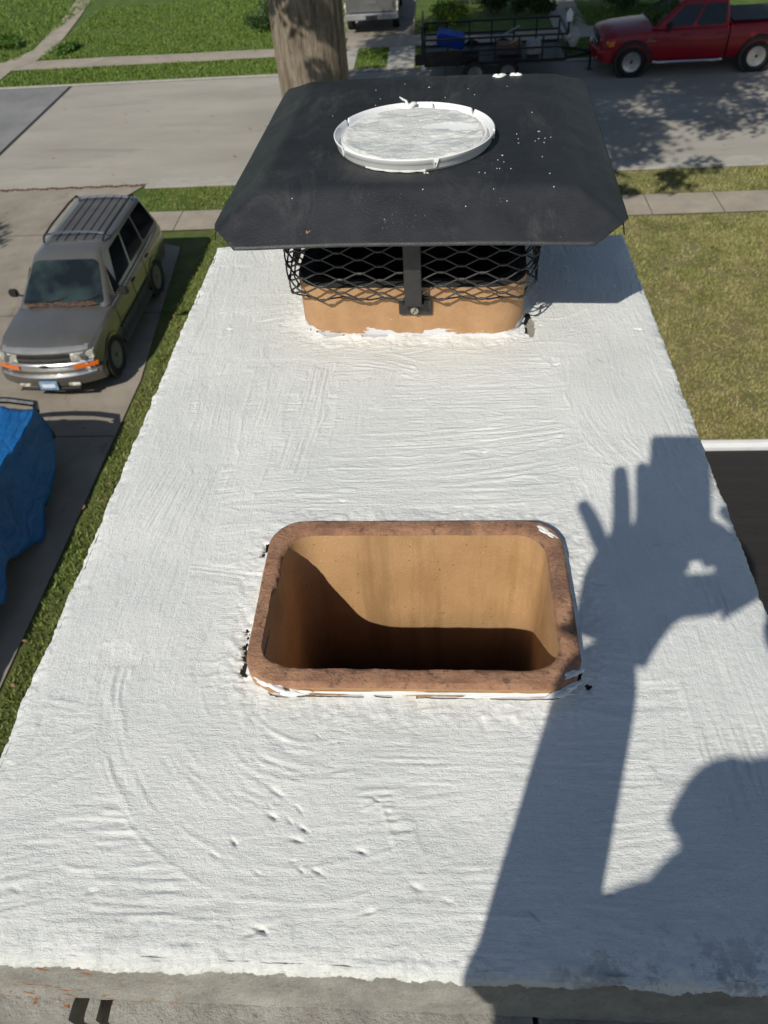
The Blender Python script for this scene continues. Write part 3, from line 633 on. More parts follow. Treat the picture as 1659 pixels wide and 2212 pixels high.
# lid in local coordinates, origin in the middle of the lid
PX,PY0,PY1,PZ=0.2191,-0.1055,0.3706,.255
def lidpt(kx,ky,t_,what):
    pass
m=MB()
OX,OY,DZ=.080,.083,.047
def P(x,y,z): return (x,y,z)
mid=.62   # how far down the fold the corner crease reaches
NX=24
LX0,LX1,LY0,LY1=-PX-.066,PX+.072,PY0-OY,PY1+.115
def lidz(x,y):
    sp=lambda t:.0032*math.log1p(math.exp(min(60,t/.0032)))
    qx=(.54 if x<0 else .50)*sp(abs(x)-PX); qy=(.58*sp(PY0-y) if y<(PY0+PY1)/2 else .42*sp(y-PY1)); k=.0016; hi=max(qx,qy); lo=min(qx,qy); sm=hi+k*math.log1p(math.exp(-(hi-lo)/k))-k*.693*math.exp(-hi/.004)
    dent=.0011*float(fbm(np.array(x*9),np.array(y*9),801,2))
    return PZ+.0035*math.cos(min(1,abs(x)/PX)*1.4)-sm+dent
bm=bmesh.new(); nx1,ny1=110,124; gr_=[[bm.verts.new((LX0+(LX1-LX0)*i/nx1,LY0+(LY1-LY0)*j/ny1,0)) for i in range(nx1+1)] for j in range(ny1+1)]
for j in range(ny1):
    for i in range(nx1): bm.faces.new((gr_[j][i],gr_[j][i+1],gr_[j+1][i+1],gr_[j+1][i]))
def clip(p,q):
    p=Vector((*p,0)); q=Vector((*q,0)); nn_=Vector((q.y-p.y,p.x-q.x,0)); c0=Vector((0,(LY0+LY1)/2,0))
    if nn_.dot(p-c0)<0: nn_=-nn_
    bmesh.ops.bisect_plane(bm,geom=bm.verts[:]+bm.edges[:]+bm.faces[:],plane_co=p,plane_no=nn_,clear_outer=True)
for (a,t_,b) in (((LX0,PY0-.030),(-PX-.060,PY0-.052),(-PX-.029,LY0)),((LX1,PY0-.032),(PX+.062,PY0-.054),(PX+.024,LY0)),((LX0,PY1+.04),(-PX-.060,PY1+.08),(-PX-.030,LY1)),((LX1,PY1+.04),(PX+.066,PY1+.07),(PX+.03,LY1))):
    clip(a,t_); clip(t_,b)
bm.verts.index_update()
for v in bm.verts: v.co.z=lidz(v.co.x,v.co.y)
m.add([v.co.copy() for v in bm.verts],[[v.index for v in f.verts] for f in bm.faces]); bm.free()
for (tx,ty,sx) in ((-PX-.060,PY0-.052,-1),(PX+.062,PY0-.054,1)):
    z0=lidz(tx,ty); z1=lidz(tx,ty+.03); m.add([(tx,ty+.002,z0),(tx+sx*.006,ty+.008,z0-.020),(tx+sx*.005,ty+.034,z1-.006),(tx,ty+.034,z1)],[(0,1,2,3)])
rr_=random.Random(9)
for k in range(80):
    x=rr_.gauss(.11,.05) if k<45 else rr_.uniform(-.2,.2); y=rr_.gauss(.03,.09) if k<45 else rr_.uniform(-.2,.33)
    if abs(x)>.2 or y>.33 or y<-.2 or math.hypot(x+.006,y-.02)<.125: continue
    r_=rr_.choice([.0004,.0005,.0006,.0007,.0009,.0015]); z=lidz(x,y); n_=7; pts=[(x+math.cos(2*math.pi*i/n_)*r_*rr_.uniform(.5,1.6),y+math.sin(2*math.pi*i/n_)*r_*rr_.uniform(.4,1.2)) for i in range(n_)]
    m.loft([[(a,b,z-.0004) for a,b in pts],[(a,b,z+.0005) for a,b in pts]],1)
lid=m.build('cap_lid',['black_cap_paint','paint_splash'],cap,True,70)
md=lid.modifiers.new('thickness','SOLIDIFY'); md.thickness=.0016; md.offset=-1
# expanded metal cage
fx=(F2[1]-F2[0])/2+.013; fy0=F2[2]-1.15-.022; fy1=F2[3]-1.15+.014
loop=rrect(-fx-.012,fx-.012,fy0,fy1,.055,10); lp=[Vector((*q,0)) for q in loop]+[Vector((*loop[0],0))]
cum=[0]
for a,b in zip(lp[:-1],lp[1:]): cum.append(cum[-1]+(b-a).length)
PL=cum[-1]; ND=int(round(PL/.0610)); LW=PL/ND; SW=.0225
import bisect
def onloop(s_):
    s_%=PL; i=min(bisect.bisect_right(cum,s_)-1,len(lp)-2); a,b=lp[i],lp[i+1]; t_=(s_-cum[i])/max(1e-9,(cum[i+1]-cum[i])); tg=(b-a).normalized(); return a.lerp(b,t_),Vector((tg.y,-tg.x,0))
ZB=.081
def cage(s_,v):
    p,nn=onloop(s_); wob=.0015*math.sin(s_*37+v*60)
    if v>=0: return p+nn*wob+Vector((0,0,ZB+v))
    return p-nn*(-v*1.1)+Vector((0,0,ZB+v*.30+wob))
m=MB(); rows=9
def strand(q): m.tube([tuple(x) for x in q],.00145,6,flat=1.0)
for r_ in range(-1,rows):
    v0=r_*SW*.5*1
    for k in range(ND):
        s0=(k+(.5 if r_%2 else 0))*LW; v=v0*1.0
        # node at (s0, v), links up to (s0 +- LW/2, v+SW/2)
        nd=.0045
        strand([cage(s0-nd,v),cage(s0+nd,v)]); 
        m.tube([cage(s0-nd*.9,v),cage(s0+nd*.9,v)],.0025,6)
        if r_<rows-1:
            hv=SW*.5
            for sg in (1,-1):
                q=[cage(s0+sg*(nd+(LW/2-2*nd)*i/3),v+hv*i/3) for i in range(4)]; strand(q)
for r_ in range(rows-1,rows+3):
    v=r_*SW*.5
    for k in range(ND):
        s0=(k+(.5 if r_%2 else 0))*LW; nd=.0065; m.tube([cage(s0-nd,v),cage(s0+nd,v)],.0019,6)
        for sg in (1,-1): strand([cage(s0+sg*(nd+(LW/2-2*nd)*i/2),v+SW*.5*i/2) for i in range(3)])
m.build('mesh_cage','black_mesh_paint',cap,True,80)
# brackets: strap down from the lid, foot plate on the tile, bolt
def bracket(x,y,rz,top=.232,bot=.072):
    rot=Matrix.Rotation(rz,3,'Z')
    m=MB()
    def bx(c,d,b=.001): m.box(tuple(rot@Vector(c)+Vector((x,y,0))),d,rot=rot,bev=b)
    bx((0,-.0235,(top+bot)/2),(.0265,.003,top-bot)); bx((0,-.006,top-.004),(.0265,.036,.003))
    bx((.0015,-.002,.0585),(.052,.003,.026)); bx((-.0005,-.0125,.0735),(.034,.024,.004))
    br=m.build('bracket','black_mesh_paint',cap,True)
    m=MB(); c_=rot@Vector((.0005,0,0))+Vector((x,y,0))
    nrm=rot@Vector((0,-1,0)); a=rot@Vector((1,0,0))
    rings=[]
    for (rad,off) in ((.0075,.003),(.0075,.0065),(.0062,.0085),(.0035,.0092)):
        rings.append([tuple(c_+nrm*off+a*math.cos(q)*rad+Vector((0,0,.0555+math.sin(q)*rad))) for q in [2*math.pi*i/16 for i in range(16)]])
    m.loft(rings); b_=m.build('bolt','steel_bolt',br,True,40)
    m=MB(); m.box(tuple(c_+nrm*.0094+Vector((0,0,.0555))),(.0012,.0010,.010),rot=rot@Matrix.Rotation(.6,3,'Y')); m.build('bolt_slot','black_plastic',b_)
bracket(-.006,F2[2]-1.15-.0045,0)
for (bx_,by_,rz_) in ((-.012-(F2[1]-F2[0])/2-.016,.03,R(-90)),((F2[1]-F2[0])/2+.004,.03,R(90))):
    rot=Matrix.Rotation(rz_,3,'Z'); m=MB(); m.box((bx_,by_,.160),(.003,.026,.15),bev=.001); m.box((bx_+(.003 if rz_<0 else -.003),by_,.095),(.003,.05,.03),bev=.001)
    br=m.build('bracket','black_mesh_paint',cap,True); m=MB(); m.lathe([(.001,0),(.0035,0),(.0035,.014),(.0075,.014),(.0075,.019),(.001,.0195)],10,(0,0,0),'x'); b_=m.build('bolt','steel_bolt',br,True,40); sx_=-1 if rz_<0 else 1; b_.location=(bx_,by_,.118); b_.scale=(sx_,1,1)
for i,(x,y,L,W) in enumerate([(.125,.355,.013,.006),(.155,.360,.012,.004)]): blob('paint_splash',x,y,lidz(x,y)+.0005,L,W,.1*i,.003,'paint_splash',lid,500+i)
lf_=blob('dead_leaf',-.175,.938-.0,H+PZ-DZ+.012,.008,.004,.6,.002,'dead_leaf',None,511); lf_.location=(0,.055,.0); tag(lf_,'scrap of brown dead leaf lying on the front slope of the black cap','leaf')

# ------------------------------------------------------------------ pail lid with putty
pl=empty('pail_lid',(-.034,1.199,H+PZ+.004),R(12),'round white plastic pail lid piled with drying grey putty on the black cap','lid'); pl.scale=(1.024,)*3
notch=[R(a) for a in (-86,-20,28,82,140,200)]
def nz(a,r,z):
    if z>.008 and r>.1145:
        for q in notch:
            dd=abs((a-q+math.pi)%(2*math.pi)-math.pi)
            if dd<.022: return .006
    return z
m=MB(); m.lathe([(.1115,0),(.1130,.002),(.1145,.0035),(.1150,.010),(.1170,.0115),(.1185,.0172),(.1172,.0182),(.1158,.0172),(.1148,.0105),(.1128,.004),(.1098,.0035),(.1085,.0040),(.1080,.0125),(.1068,.0135),(.1050,.0115),(.02,.0112),(.0,.0112)],180,zf=nz)
m.build('rim','white_plastic',pl,True,50)
xs_=np.arange(-.110,.1101,.0017); PXg,PYg=np.meshgrid(xs_,xs_); rr=np.hypot(PXg,PYg)
hz=.0128+.0030*fbm(PXg*14,PYg*32,70,4,.6)+.0016*fbm(PXg*60+PYg*20,PYg*110,74,4,.65)+.0016*np.exp(-((rr-.1)/.006)**2)
bare=np.hypot((PXg-.045)*.6,(PYg-.012)*1.6)+.012*vnoise(PXg*40,PYg*40,75); hz=np.where(bare<.022,hz*.0+.0108,hz)
hz-=.02*sstep(.103,.1085,rr+.003*fbm(PXg*50,PYg*50,79,3))
ny_,nx_=PXg.shape; ix=np.arange(nx_*ny_).reshape(ny_,nx_); q=np.stack([ix[:-1,:-1],ix[:-1,1:],ix[1:,1:],ix[1:,:-1]],-1).reshape(-1,4); kp=(rr[:-1,:-1].ravel()<.1085)
npmesh('putty',np.stack([PXg,PYg,hz],-1).reshape(-1,3),q[kp],'drying_putty',pl,True)
def lump(x,y,z,sc,seed): return blob('putty_drip',x,y,z,sc[0],sc[1],sc[3] if len(sc)>3 else 0,sc[2],'paint_splash',pl,seed)
m=MB(); m.tube([(.1125*math.cos(R(a)),.1125*math.sin(R(a)),.0015) for a in range(222,268,3)],[.0012+.0012*abs(math.sin(a*1.3)) for a in range(222,268,3)],6); m.build('putty_drip','paint_splash',pl,True); lump(-.006,-.1165,-.0045,(.006,.0045,.0035),602); 
m=MB(); m.tube([(.012,.106,.012),(.009,.109,.019),(.009,.110,.023),(.004,.111,.025),(-.001,.111,.029)],[.006,.0035,.0016,.0018,.0009],8); m.tube([(.012,.106,.012),(.020,.107,.018),(.026,.108,.019)],[.006,.004,.001],8); m.tube([(.047,.098,.012),(.048,.099,.021)],[.004,.001],7); m.build('putty_peak','paint_splash',pl,True,80)

# ------------------------------------------------------------------ vehicles (local frame: nose towards -Y, left/right along X)
def wheel(parent,x,y,r,wd,side,spokes,rimmat='alloy',name='wheel'):
    m=MB(); s_=side
    m.lathe([(r*.62,-wd/2),(r*.93,-wd/2),(r,-wd/2+.03),(r,wd/2-.03),(r*.93,wd/2),(r*.62,wd/2)],32,(0,0,0),'x',caps=False); w_=m.build(name,'tyre_rubber',parent,True); w_.location=(x,y,r)
    m=MB(); f=wd/2*s_
    m.lathe([(r*.63,f*.98),(r*.655,f*1.02),(r*.60,f*.96),(r*.57,f*.35),(.001,f*.30)],32,(0,0,0),'x')
    m.lathe([(r*.14,f*.3),(r*.14,f*.92),(r*.10,f*.98),(.001,f*.98)],16,(0,0,0),'x')
    for k in range(spokes):
        a=2*math.pi*(k+.25)/spokes; rot=Matrix.Rotation(a,3,'X'); m.box(tuple(rot@Vector((f*.80,0,r*.36))),(.035,r*(.26 if spokes<=5 else .20),r*.50),rot=rot,bev=.012)
    m.build('rim',rimmat,w_,True); return w_
def ring14(s_,w_,zb,zm,zs,zt,flat=.62):
    h=[(0,zb),(w_-.10,zb),(w_-.02,zb+.10),(w_,zm),(w_-.012,zs-.07),(w_-.055,zs),(w_*flat,zt-.008),(0,zt)]
    return [(x,s_,z) for x,z in h]+[(-x,s_,z) for x,z in h[-2:0:-1]]
def cutarches(o,wheels,r,w_):
    """round wheel openings cut into the body shell"""
    m=MB()
    for y in wheels:
        for s_ in (1,-1): m.lathe([(r,0),(r,.24)],36,(s_*w_-.12 if s_>0 else -w_-.12,y,r*.93),'x')
    c=m.build('cutter','black_plastic'); md=o.modifiers.new('arch','BOOLEAN'); md.operation='DIFFERENCE'; md.object=c; md.solver='EXACT'
    dg=bpy.context.evaluated_depsgraph_get(); me=bpy.data.meshes.new_from_object(o.evaluated_get(dg)); o.modifiers.clear(); old=o.data; me.name=o.name; o.data=me; bpy.data.objects.remove(c)
def frustum(parent,name,bot,top,crown,mat):
    """bot/top/crown: (x half width, y0, y1, z, corner)"""
    m=MB(); rg=[]
    for hw,y0,y1,z,c_ in (bot,top,crown): rg.append([(x,y,z) for x,y in rrect(-hw,hw,y0,y1,c_,4)])
    m.loft(rg); return m.build(name,mat,parent,True,35)
def panel(parent,name,q,mat,off=.006,u=(0,1),v=(0,1),round_=.06,n=5,th=.004):
    """window or trim panel: q = 4 corners (bl, br, tr, tl), a rounded quad slightly proud of the face"""
    q=[Vector(p) for p in q]; nrm=(q[1]-q[0]).cross(q[3]-q[0]).normalized()
    pts=rrect(u[0],u[1],v[0],v[1],round_*min(u[1]-u[0],v[1]-v[0]),n)
    def P_(a,b,o): return tuple(q[0].lerp(q[1],a).lerp(q[3].lerp(q[2],a),b)+nrm*o)
    m=MB(); m.loft([[P_(a,b,off-th*2) for a,b in pts],[P_(a,b,off) for a,b in pts]]); return m.build(name,mat,parent,True,30)
def bar(parent,name,mat,x0,x1,yf,prof,n=16,taper=0):
    """a piece that follows the curved nose: prof=[(dy,z)...]"""
    m=MB(); m.loft([[(x,yf(x)+dy,z) for dy,z in prof] for x in [x0+(x1-x0)*i/n for i in range(n+1)]]); return m.build(name,mat,parent,True,40)

# --- pewter sport utility on the driveway
sv=empty('suv',(-6.37,9.80,.024),R(0),'dusty pewter sport utility with a roof rack parked nose towards the house','car')
W_=.86
st=[(.16,.70,.34,.55,.80,.86),(.30,.80,.30,.58,.90,.955),(.55,.845,.28,.62,.955,1.01),(1.0,.86,.27,.64,.985,1.045),(1.38,.86,.27,.64,1.0,1.07),(2.4,.865,.27,.64,1.0,1.05),(3.6,.86,.27,.64,1.0,1.05),(4.35,.85,.30,.66,1.0,1.05),(4.58,.80,.36,.68,.98,1.02)]
m=MB(); m.loft([ring14(*s_) for s_ in st]); body=m.build('body','pewter_paint',sv,True,40); cutarches(body,(.86,3.54),.39,W_)
bot=(.80,1.30,4.56,1.02,.10); top=(.605,2.02,4.42,1.585,.12); crn=(.50,2.30,4.28,1.635,.14)
frustum(sv,'cabin',bot,top,crn,'pewter_paint')
FB=[(-.80,1.30,1.02),(.80,1.30,1.02),(.605,2.02,1.585),(-.605,2.02,1.585)]
ws=panel(sv,'windshield',FB,'car_glass',.008,(.045,.955),(.05,.93),.10)
m=MB(); m.tube([(-.60,1.30,1.085),(-.1,1.36,1.13),(.05,1.40,1.17)],.008,6); m.tube([(.05,1.30,1.085),(.45,1.36,1.13),(.62,1.42,1.19)],.008,6); m.build('wiper','black_plastic',ws)
m=MB(); rr_=random.Random(3)
for k in range(110): 
    x=rr_.uniform(-.62,.62); m.box((x,1.27+rr_.uniform(-.05,.07),1.085+rr_.uniform(0,.02)),(rr_.uniform(.03,.12),.012,.008),rot=Matrix.Rotation(rr_.gauss(0,.4),3,'Z'))
tag(m.build('leaf_litter','junk_brown',sv),'brown twigs and leaves caught below the windshield')
for s_ in (1,-1):
    Q=[(s_*.80,1.30,1.02),(s_*.80,4.56,1.02),(s_*.605,4.42,1.585),(s_*.605,2.02,1.585)]
    if s_<0: Q=[Q[1],Q[0],Q[3],Q[2]]
    def uu(a,b): return (a,b) if s_>0 else (1-b,1-a)
    for a,b in ((.17,.40),(.43,.67),(.70,.95)): panel(sv,'window',Q,'dark_glass',.007,uu(a,b),(.10,.90),.16)
    if True:
        # triangular front quarter glass fills the windshield pillar side
        tri=[(s_*.797,1.62,1.05),(s_*.797,1.93,1.05),(s_*.655,1.93,1.46)]
        m=MB(); m.add([(x+s_*.010,y,z) for x,y,z in tri]+[(x,y,z) for x,y,z in tri],[(0,1,2),(3,5,4),(0,3,4,1),(1,4,5,2),(2,5,3,0)]); m.build('quarter_glass','dark_glass',sv)
    m=MB(); m.tube([(s_*.84,1.66,1.06),(s_*.93,1.66,1.08)],.02,6); m.box((s_*.985,1.66,1.12),(.17,.09,.14),bev=.03); mi_=m.build('mirror','black_plastic',sv,True); 
    for y in (2.45,3.35): m=MB(); m.box((s_*.868,y,.90),(.02,.15,.035),bev=.008); m.build('door_handle','black_plastic',sv)
    m=MB(); m.tube([(s_*.868,1.35,.60),(s_*.872,3.05,.60)],.018,6); m.build('side_trim','black_plastic',sv)
    for y in (1.42,2.36,3.1): m=MB(); m.tube([(s_*.858,y,.99),(s_*.869,y,.65),(s_*.862,y,.40)],.004,4); m.build('door_gap','tar_joint',sv)
    m=MB(); m.box((s_*.835,2.2,.30),(.10,1.75,.10),bev=.02); m.build('sill','pewter_lower',sv)
    for y in (.86,3.54):
        m=MB(); m.lathe([(.375,0),(.375,.02),(.395,.02),(.395,0)],36,(s_*.858-.01,y,.365),'x',caps=False); m.build('arch_trim','pewter_lower',sv,True)
        m=MB(); m.lathe([(.385,0),(.001,0)],30,(s_*.60,y,.37),'x'); m.build('wheel_well','tar_joint',sv)
        wheel(sv,s_*.75,y,.355,.22,s_,6,'dull_alloy')
    m=MB(); rl=[(s_*.53,2.45,1.64),(s_*.545,2.55,1.70),(s_*.56,3.0,1.715),(s_*.56,3.9,1.71),(s_*.545,4.25,1.69),(s_*.53,4.33,1.62)]; m.tube(rl,.019,8); m.build('roof_rail','black_plastic',sv,True)
for y in (2.62,4.10): m=MB(); m.tube([(-.555,y,1.70),(-.3,y,1.735),(0,y,1.742),(.3,y,1.735),(.555,y,1.70)],.022,8,flat=.6); m.build('cross_bar','chrome',sv,True)
m=MB()
for x in (-.33,-.17,0,.17,.33): m.box((x,3.38,1.640),(.024,1.75,.016),bev=.004)
m.build('roof_slat','black_plastic',sv)
m=MB(); m.box((0,3.38,1.6375),(.90,1.85,.004)); m.build('roof_skin','pewter_lower',sv)
yf=lambda x: .16*(abs(x)/.8)**2.4
bar(sv,'hood_lip','silver_paint',-.72,.72,lambda x:yf(x)+.13,[(0,.85),(.0,.875),(.05,.91),(.10,.925),(.10,.88)])
bar(sv,'grille','black_plastic',-.46,.46,lambda x:yf(x)+.10,[(0,.62),(0,.83),(.06,.85),(.06,.60)])
gl=bar(sv,'grille_bar','pewter_lower',-.44,.44,lambda x:yf(x)+.085,[(0,.755),(0,.785),(.03,.785),(.03,.755)])
bar(sv,'chrome_strip','chrome_strip',-.78,.78,lambda x:yf(x)+.06,[(0,.675),(-.015,.69),(0,.71),(.03,.71),(.03,.675)])
bar(sv,'lower_fascia','silver_paint',-.76,.76,lambda x:yf(x)+.07,[(0,.56),(0,.665),(.05,.67),(.05,.55)])
for s_ in (1,-1):
    bar(sv,'headlight','lamp_glass',s_*.45,s_*.79,lambda x:yf(x)+.075,[(0,.725),(.01,.81),(.04,.845),(.10,.85),(.10,.72)],8)
    bar(sv,'turn_signal','amber_lens',s_*.46,s_*.83,lambda x:yf(x)+.045,[(0,.60),(0,.655),(.04,.66),(.05,.60)],8)
m=MB()  # emblem: a short slanted cross-shaped badge in the middle of the chrome strip
m.box((0,.03,.695),(.15,.02,.030),bev=.004); m.box((0,.028,.695),(.06,.02,.052),bev=.004); m.build('emblem','chrome',sv)
bar(sv,'bumper','pewter_lower',-.86,.86,lambda x:yf(x)*1.25-.02,[(.06,.30),(.0,.34),(-.01,.44),(0,.52),(.03,.55),(.16,.55),(.16,.30)],24)
bar(sv,'bumper_chrome','chrome_strip',-.80,.80,lambda x:yf(x)*1.25-.035,[(0,.505),(-.012,.52),(0,.54),(.04,.54),(.04,.505)],24)
for s_ in (1,-1): m=MB(); m.box((s_*.42,.0,.37),(.20,.03,.06),bev=.01); m.build('fog_lamp','lamp_glass',sv)
m=MB(); m.box((.0,-.055,.385),(.31,.012,.15),rot=Matrix.Rotation(R(-12),3,'X'),bev=.003); pt=m.build('number_plate','plate_blue',sv); m=MB(); m.box((.0,-.064,.383),(.22,.004,.06),rot=Matrix.Rotation(R(-12),3,'X')); m.build('plate_band','plate_white',pt)
m=MB(); m.tube([(-.5,-.0,.30),(0,-.02,.285),(.5,-.0,.30)],.03,6); m.build('air_dam','black_plastic',sv)

# --- red crew-cab pickup at the far kerb (turned so that its nose points to -X)
tk=empty('pickup_truck',(4.78,26.42,.008),R(-90),'shiny red crew-cab pickup parked at the far kerb in tree shade','truck')
st=[(.10,.80,.42,.70,.98,1.04),(.22,.93,.38,.72,1.05,1.12),(.55,.985,.36,.72,1.10,1.19),(1.2,1.0,.34,.74,1.15,1.245),(1.55,1.0,.34,.74,1.17,1.25),(2.6,1.0,.34,.74,1.19,1.22),(3.68,1.0,.34,.74,1.20,1.22)]
m=MB(); m.loft([ring14(*s_) for s_ in st]); body=m.build('body','red_paint',tk,True,40); cutarches(body,(1.02,),.49,1.0)
st=[(3.72,1.0,.40,.74,1.24,1.30),(5.0,1.0,.40,.74,1.25,1.30),(5.75,1.0,.42,.74,1.26,1.30)]
m=MB(); m.loft([ring14(*s_) for s_ in st]); bed=m.build('cargo_bed','red_paint',tk,True,40); cutarches(bed,(4.62,),.49,1.0)
m=MB(); m.box((0,4.73,1.308),(1.66,1.92,.03),bev=.01); m.build('bed_cover','black_plastic',tk)
bot=(.93,1.50,3.70,1.20,.10); top=(.72,2.30,3.60,1.82,.12); crn=(.60,2.5,3.45,1.88,.14)
frustum(tk,'cabin',bot,top,crn,'red_paint')
FB=[(-.93,1.50,1.20),(.93,1.50,1.20),(.72,2.30,1.82),(-.72,2.30,1.82)]
panel(tk,'windshield',FB,'car_glass',.008,(.05,.95),(.05,.93),.10)
for s_ in (1,-1):
    Q=[(s_*.93,1.50,1.20),(s_*.93,3.70,1.20),(s_*.72,3.60,1.82),(s_*.72,2.30,1.82)]
    if s_<0: Q=[Q[1],Q[0],Q[3],Q[2]]
    def uu(a,b): return (a,b) if s_>0 else (1-b,1-a)
    for a,b in ((.12,.50),(.54,.94)): panel(tk,'window',Q,'dark_glass',.007,uu(a,b),(.10,.88),.16)
    m=MB(); m.box((s_*1.10,1.95,1.30),(.20,.10,.24),bev=.04); m.tube([(s_*.95,1.95,1.22),(s_*1.06,1.95,1.24)],.025,6); m.build('mirror','black_plastic',tk,True)
    for y in (2.45,3.42): m=MB(); m.box((s_*1.003,y,1.06),(.02,.20,.045),bev=.01); m.build('door_handle','red_paint',tk)
    for y in (1.62,2.66,3.62): m=MB(); m.tube([(s_*.99,y,1.16),(s_*1.004,y,.75),(s_*.998,y,.48)],.006,4); m.build('door_gap','tar_joint',tk)
    m=MB(); m.tube([(s_*1.04,1.62,.40),(s_*1.06,1.75,.385),(s_*1.06,3.5,.385),(s_*1.04,3.62,.40)],.035,8); m.build('side_step','chrome',tk,True)
    for y in (1.02,4.62):
        m=MB(); m.lathe([(.43,-.03),(.43,.045),(.52,.045),(.545,-.03)],36,(s_*1.0,y,.44),'x',zf=(lambda a,r,z,s_=s_:z*s_),caps=False); ar=m.build('arch_trim','black_plastic',tk,True)
        m=MB(); m.lathe([(.47,0),(.001,0)],30,(s_*.70,y,.46),'x'); m.build('wheel_well','tar_joint',tk)
        wheel(tk,s_*.87,y,.41,.28,s_,5,'alloy')
    m=MB(); m.box((s_*.998,1.50,.93),(.012,.30,.030),bev=.003); m.box((s_*.998,1.46,.985),(.012,.10,.022),bev=.003); m.build('badge','dull_alloy',tk)
yf=lambda x:.20*(abs(x)/.95)**2.6
bar(tk,'grille','black_plastic',-.52,.52,lambda x:yf(x)+.06,[(0,.72),(-.01,1.0),(.08,1.03),(.08,.70)])
m=MB(); m.box((0,.04,.86),(.05,.03,.28),bev=.008); m.box((0,.04,.86),(.95,.03,.05),bev=.008); m.build('grille_cross','chrome',tk)
for s_ in (1,-1):
    bar(tk,'headlight','lamp_glass',s_*.55,s_*.93,lambda x:yf(x)+.055,[(0,.80),(.01,.95),(.07,.99),(.22,.99),(.22,.80)],8)
    bar(tk,'turn_signal','amber_lens',s_*.90,s_*.965,lambda x:yf(x)+.10,[(0,.82),(.0,.95),(.16,.97),(.18,.84)],4)
    m=MB(); m.box((s_*.66,.05,.50),(.10,.06,.10),bev=.02); m.build('fog_lamp','lamp_glass',tk)
    m=MB(); m.box((s_*.93,5.72,1.05),(.10,.08,.36),bev=.02); m.build('tail_light','red_lens',tk)
bar(tk,'bumper','red_paint',-.98,.98,lambda x:yf(x)*1.2-.06,[(.08,.40),(.0,.44),(-.02,.58),(0,.70),(.05,.74),(.22,.74),(.22,.40)],24)
m=MB(); m.box((0,5.82,.55),(1.86,.14,.2),bev=.03); m.build('rear_bumper','chrome',tk)
m=MB(); m.box((0,.6,1.20),(.0,.0,.0)) if False else None

# --- silver pickup seen from behind in the drive across the street
sp=empty('pickup_truck',(-2.30,37.0,.02),R(0),'silver vehicle seen from behind, with chrome bumper, in the shaded drive across the street','truck')
st=[(-.0,.80,.50,.75,1.0,1.06),(.6,.94,.45,.75,1.06,1.12),(1.6,.96,.44,.75,1.1,1.16),(5.05,.97,.46,.75,1.13,1.17)]
# tail is at +Y locally; the thing is turned so that it faces the street
sp.rotation_euler=(0,0,R(180)); sp.location=(-2.32,36.75,.02)
m=MB(); m.loft([ring14(*s_) for s_ in st]); body=m.build('body','dark_silver',sp,True,40); cutarches(body,(.95,4.15),.44,.97)
frustum(sp,'cabin',(.90,1.3,4.9,1.14,.1),(.68,2.0,4.6,1.72,.12),(.6,2.2,4.4,1.76,.12),'dark_silver')
panel(sp,'rear_window',[(.90,4.9,1.14),(-.90,4.9,1.14),(-.68,4.6,1.72),(.68,4.6,1.72)],'dark_glass',.008,(.08,.92),(.15,.9),.15)
for s_ in (1,-1):
    for y in (.95,4.15): wheel(sp,s_*.84,y,.37,.25,s_,5,'dull_alloy')
    m=MB(); m.box((s_*.93,5.04,.86),(.10,.06,.36),bev=.02); m.build('tail_light','lamp_glass',sp)
    m=MB(); m.tube([(s_*.98,4.4,1.13),(s_*.98,1.2,1.1)],.01,4); m.build('side_trim','black_plastic',sp)
m=MB(); m.box((0,5.07,.92),(1.62,.03,.44),bev=.01); tg_=m.build('tailgate','dark_silver',sp); m=MB(); m.box((0,5.09,1.0),(.34,.012,.10),bev=.004); m.box((0,5.09,1.0),(.08,.02,.13),bev=.004); m.build('badge','dull_alloy',tg_); m=MB(); m.box((0,5.088,.70),(1.62,.01,.02)); m.build('tailgate_gap','tar_joint',tg_)
m=MB(); m.box((0,5.16,.58),(1.94,.16,.20),bev=.03); bp=m.build('rear_bumper','chrome_strip',sp,True); m=MB(); m.box((0,5.245,.56),(.42,.02,.13),bev=.004); m.build('number_plate','black_plastic',bp)

# --- car under a blue tarp, nearest on the driveway
tc=empty('covered_car',(-6.42,3.75,.024),R(180),'black car hidden under a blue tarp on the driveway nearest the house','car')
tc.location=(-6.56,8.30,.024); tc.rotation_euler=(0,0,0)
st=[(.0,.74,.40,.62,.86,.90),(.12,.84,.34,.64,.96,1.0),(1.2,.88,.32,.66,1.0,1.06),(1.8,.88,.32,.66,1.0,1.06)]
def flip(rr__): return [[(x,-y,z) for x,y,z in r] for r in rr__]
m=MB(); m.loft(flip([ring14(*s_) for s_ in [(.0,.78,.40,.62,1.0,1.05),(.10,.84,.34,.64,1.04,1.10),(1.2,.86,.32,.66,1.04,1.10),(3.8,.86,.32,.66,1.0,1.08),(4.5,.80,.4,.66,.84,.88)]])); m.build('body','black_paint',tc,True,40)
m=MB(); m.tube([(-.80,.02,1.10),(-.4,.07,1.13),(0,.08,1.14),(.4,.07,1.13),(.80,.02,1.10),(.86,-.13,1.08)],.05,8); m.build('rear_spoiler','black_paint',tc,True)
for s_ in (1,-1):
    for y in (-.95,-3.5): wheel(tc,s_*.80,y,.33,.21,s_,6,'dull_alloy')
    m=MB(); m.box((s_*.70,.02,.78),(.22,.05,.14),bev=.02); m.build('tail_light','red_lens',tc)
m=MB(); m.box((0,.05,.50),(1.66,.16,.22),bev=.05); m.build('bumper','black_plastic',tc,True)
